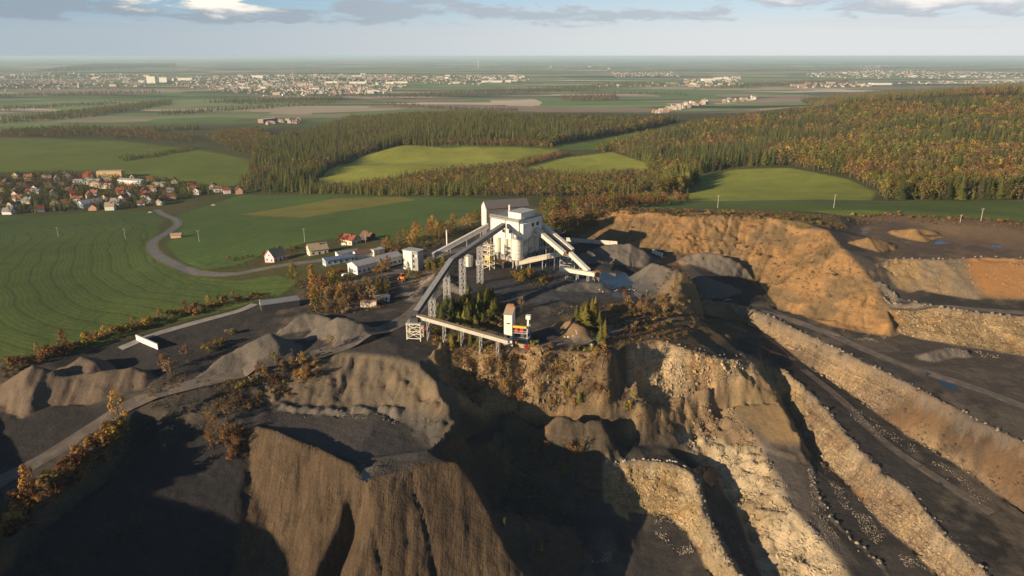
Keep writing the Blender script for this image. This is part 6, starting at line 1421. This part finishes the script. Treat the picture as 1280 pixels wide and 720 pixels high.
def rubble():
    spec = [  # outline, count, size, paleness
     ([(1098,352),(1112,360),(1128,378),(1124,386),(1108,378),(1098,362)], 420, (.5, 1.5), .5), ([(735,690),(762,680),(766,700),(740,705)], 160, (.5, 1.2), .55), ([(812,640),(850,655),(868,690),(850,694),(820,668)], 260, (.4, 1.1), .5),
     ([(885,495),(930,530),(985,600),(1040,690),(1075,740),(1020,740),(975,690),(925,620),(885,540)], 2600, (.25, .9), .3), ([(1055,500),(1150,560),(1240,625),(1225,630),(1130,568),(1050,512)], 600, (.3, .9), .2),
     ([(1030,590),(1068,622),(1110,668),(1160,712),(1140,716),(1095,680),(1050,632)], 700, (.3, 1.0), .2), ([(790,500),(858,494),(880,500),(840,515),(800,512)], 320, (.3, .9), .2), ([(560,502),(640,510),(760,522),(755,530),(640,520),(560,510)], 260, (.3, .8), .15),
     ([(1040,410),(1110,420),(1112,430),(1040,420)], 260, (.3, .9), .3), ([(915,640),(945,690),(975,750),(955,750),(930,700),(905,650)], 500, (.25, .8), .3), ([(340,512),(440,516),(545,520),(550,530),(440,524),(340,518)], 260, (.4, 1.1), .0), ([(1010,584),(1030,640),(1060,690),(1040,690),(1015,640)], 500, (.3, .8), .15), ([(180,530),(220,528),(230,538),(190,542)], 60, (.5, 1.1), .2), ([(852,560),(905,640),(945,715),(930,715),(890,650),(848,570)], 350, (.25, .8), .25), ([(1165,438),(1215,436),(1260,448),(1200,446)], 160, (.4, 1.1), .3),
     ([(690,385),(740,380),(760,420),(700,425)], 120, (.3, .8), .4)]
    Vv, Ff, Cc = [], [], []
    O = [(1,0,0),(-1,0,0),(0,1,0),(0,-1,0),(0,0,1),(0,0,-.6)]; TF = [(0,2,4),(2,1,4),(1,3,4),(3,0,4),(2,0,5),(1,2,5),(3,1,5),(0,3,5)]
    for poly, n, sz, pale in spec:
        P = [hit(*p) for p in poly]; A = np.array([p[:2] for p in P]); lo, hi = A.min(0), A.max(0); k = tries = 0
        while k < n and tries < n*25:
            tries += 1; x, y = random.uniform(lo[0], hi[0]), random.uniform(lo[1], hi[1])
            if not bool(inpoly(np.array(x), np.array(y), P)): continue
            if float(fbm(np.array(x/5.0), np.array(y/5.0), 2, 131)) < .08+random.gauss(0, .12): continue
            k += 1; z = float(zat(x, y)); d = random.uniform(*sz)*.5*random.uniform(.5, 1.1)*random.uniform(.6, 1.0); o = len(Vv); a = random.uniform(0, 6.28); ca, sa = math.cos(a), math.sin(a)
            for q in O:
                X, Y, Zz = (q[0]*random.uniform(.7, 1.3)+random.uniform(-.25, .25))*d, (q[1]*random.uniform(.6, 1.1)+random.uniform(-.25, .25))*d, q[2]*random.uniform(.6, 1.1)*d
                Vv.append((x+X*ca-Y*sa, y+X*sa+Y*ca, z+Zz+d*.15))
            Ff += [tuple(o+i for i in f) for f in TF]
            g = random.uniform(.08, .22)+pale*random.uniform(0, .22); Cc += [(g*1.05, g*.9, g*.72)]*8
    m = bpy.data.meshes.new('rubble'); m.from_pydata(Vv, [], Ff); at = m.attributes.new('tone', 'FLOAT_VECTOR', 'FACE'); at.data.foreach_set('vector', np.array(Cc, np.float32).ravel())
    t = NT('rubble'); t.l(t.attr('tone', 'Vector'), t.b.inputs['Base Color']); m.materials.append(t.m)
    o = bpy.data.objects.new('rubble', m); COL.objects.link(o); tag(o, 'broken stone lying on the benches and slopes', kind='stuff')
rubble()
def broken_rock():
    """blocks still half set in the faces, of the same stone as the face they stand in"""
    polys = [([(876,374),(935,386),(1005,416),(1095,462),(1285,560),(1285,640),(1130,542),(1060,492),(1000,452),(955,420),(900,396)], 2600, (.5, 1.9)), ([(955,448),(990,470),(1022,500),(1064,548),(1105,592),(1168,652),(1245,730),(1200,730),(1100,655),(1060,610),(1005,556),(970,480)], 2400, (.4, 1.5)),
             ([(882,490),(915,510),(955,562),(990,634),(1045,690),(1060,730),(975,735),(925,640),(890,590),(850,545)], 3600, (.4, 1.9)), ([(760,580),(845,582),(870,596),(882,640),(930,722),(900,720),(858,655),(770,632)], 1500, (.4, 1.4)),
             ([(785,432),(850,438),(940,455),(900,482),(860,494),(815,494)], 900, (.5, 1.8)), ([(545,435),(640,440),(760,444),(765,500),(640,508),(570,490)], 1500, (.5, 1.9)), ([(1122,384),(1285,399),(1285,446),(1122,418)], 900, (.6, 1.9)), ([(1100,326),(1285,326),(1285,378),(1125,358)], 500, (.5, 1.5)), ([(720,270),(860,272),(1040,300),(1105,400),(960,375),(800,308)], 900, (.5, 1.6)),
             ([(1080,512),(1285,590),(1285,640),(1130,545)], 700, (.5, 1.8))]
    Vv, Ff, Cc = [], [], []
    for poly, n, sz in polys:
        n = int(n*.42)
        P = [hit(*p) for p in poly]; A = np.array([p[:2] for p in P]); lo, hi = A.min(0), A.max(0)
        xs, ys = RNG.uniform(lo[0], hi[0], n*10), RNG.uniform(lo[1], hi[1], n*10); m = inpoly(xs, ys, P) & (fbm(xs/6, ys/6, 3, 141) > .02); xs, ys = xs[m][:n], ys[m][:n]; zs = zat(xs, ys)
        ii = np.clip(np.searchsorted(XS, xs), 0, NX-1); jj = np.clip(np.searchsorted(YS, ys), 0, NY-1); col = GCOL[jj, ii]
        for x, y, z, c in zip(xs.tolist(), ys.tolist(), zs.tolist(), col.tolist()):
            d = (sz[0]+(sz[1]-sz[0])*random.random()**3.2)*.46; o = len(Vv); a = random.uniform(0, 6.28); ca, sa = math.cos(a)*d, math.sin(a)*d; k = random.uniform(.25, .75); t1, t2 = random.uniform(-.35, .35), random.uniform(-.35, .35)
            for qx, qy, qz in ((-1,-.7,-.9),(1,-.8,-.9),(.9,.8,-.9),(-.9,.7,-.9),(-.8,-.6,k),(.8,-.7,k),(.7,.6,k),(-.8,.6,k)):
                qx *= random.uniform(.8, 1.2); qy *= random.uniform(.8, 1.2); Vv.append((x+qx*ca-qy*sa, y+qx*sa+qy*ca, z+(qz+t1*qx+t2*qy)*d))
            Ff += [tuple(o+i for i in f) for f in ((4,5,6,7),(0,1,5,4),(1,2,6,5),(2,3,7,6),(3,0,4,7))]; g = random.uniform(.65, 1.05); Cc += [(c[0]*g, c[1]*g, c[2]*g)]*5
    m = bpy.data.meshes.new('broken_rock'); m.from_pydata(Vv, [], Ff); at = m.attributes.new('tone', 'FLOAT_VECTOR', 'FACE'); at.data.foreach_set('vector', np.array(Cc, np.float32).ravel())
    t = NT('broken_rock'); pos = t.n('ShaderNodeNewGeometry').outputs['Position']; t.l(t.mix(1.0, t.attr('tone', 'Vector'), t.mix(t.noise(pos, 2.5, 4, .65), (.6,.6,.6), (1.4,1.38,1.35)), 'MULTIPLY'), t.b.inputs['Base Color']); m.materials.append(t.m)
    o = bpy.data.objects.new('rock_debris', m); COL.objects.link(o); tag(o, 'broken blocks standing out of the quarry faces', kind='stuff')
broken_rock()
# ------------------------------------------------------------------ the air
def haze():
    m = MB(); m.box(-96000, 96000, -4000, 96000, -83, 114); o = m.build('haze', None); tag(o, 'thin blue evening haze', kind='stuff')
    mt = bpy.data.materials.new('haze'); mt.use_nodes = True; nt = mt.node_tree; nt.nodes.clear(); out = nt.nodes.new('ShaderNodeOutputMaterial'); v = nt.nodes.new('ShaderNodeVolumePrincipled')
    v.inputs['Color'].default_value = (.60,.81,1.0,1); v.inputs['Density'].default_value = 4.6e-5; nt.links.new(v.outputs[0], out.inputs['Volume']); o.data.materials.append(mt)
haze()

# things that share a description are told apart by their place in it
def single_out():
    by = {}
    for o in bpy.data.objects:
        if o.parent is None and 'label' in o.keys() and o.get('kind') is None: by.setdefault(o['label'], []).append(o)
    for lab, os_ in by.items():
        if len(os_) < 2: continue
        os_.sort(key=lambda o: proj(*o.location)[0])
        for i, o in enumerate(os_): o['label'] = f'{nth(i)} from left, {lab}'
single_out()
bad = [(o['label'],) for o in bpy.data.objects if o.parent is None and 'label' in o.keys() and len(o['label'].split()) > 16]
print('long', bad[:8])
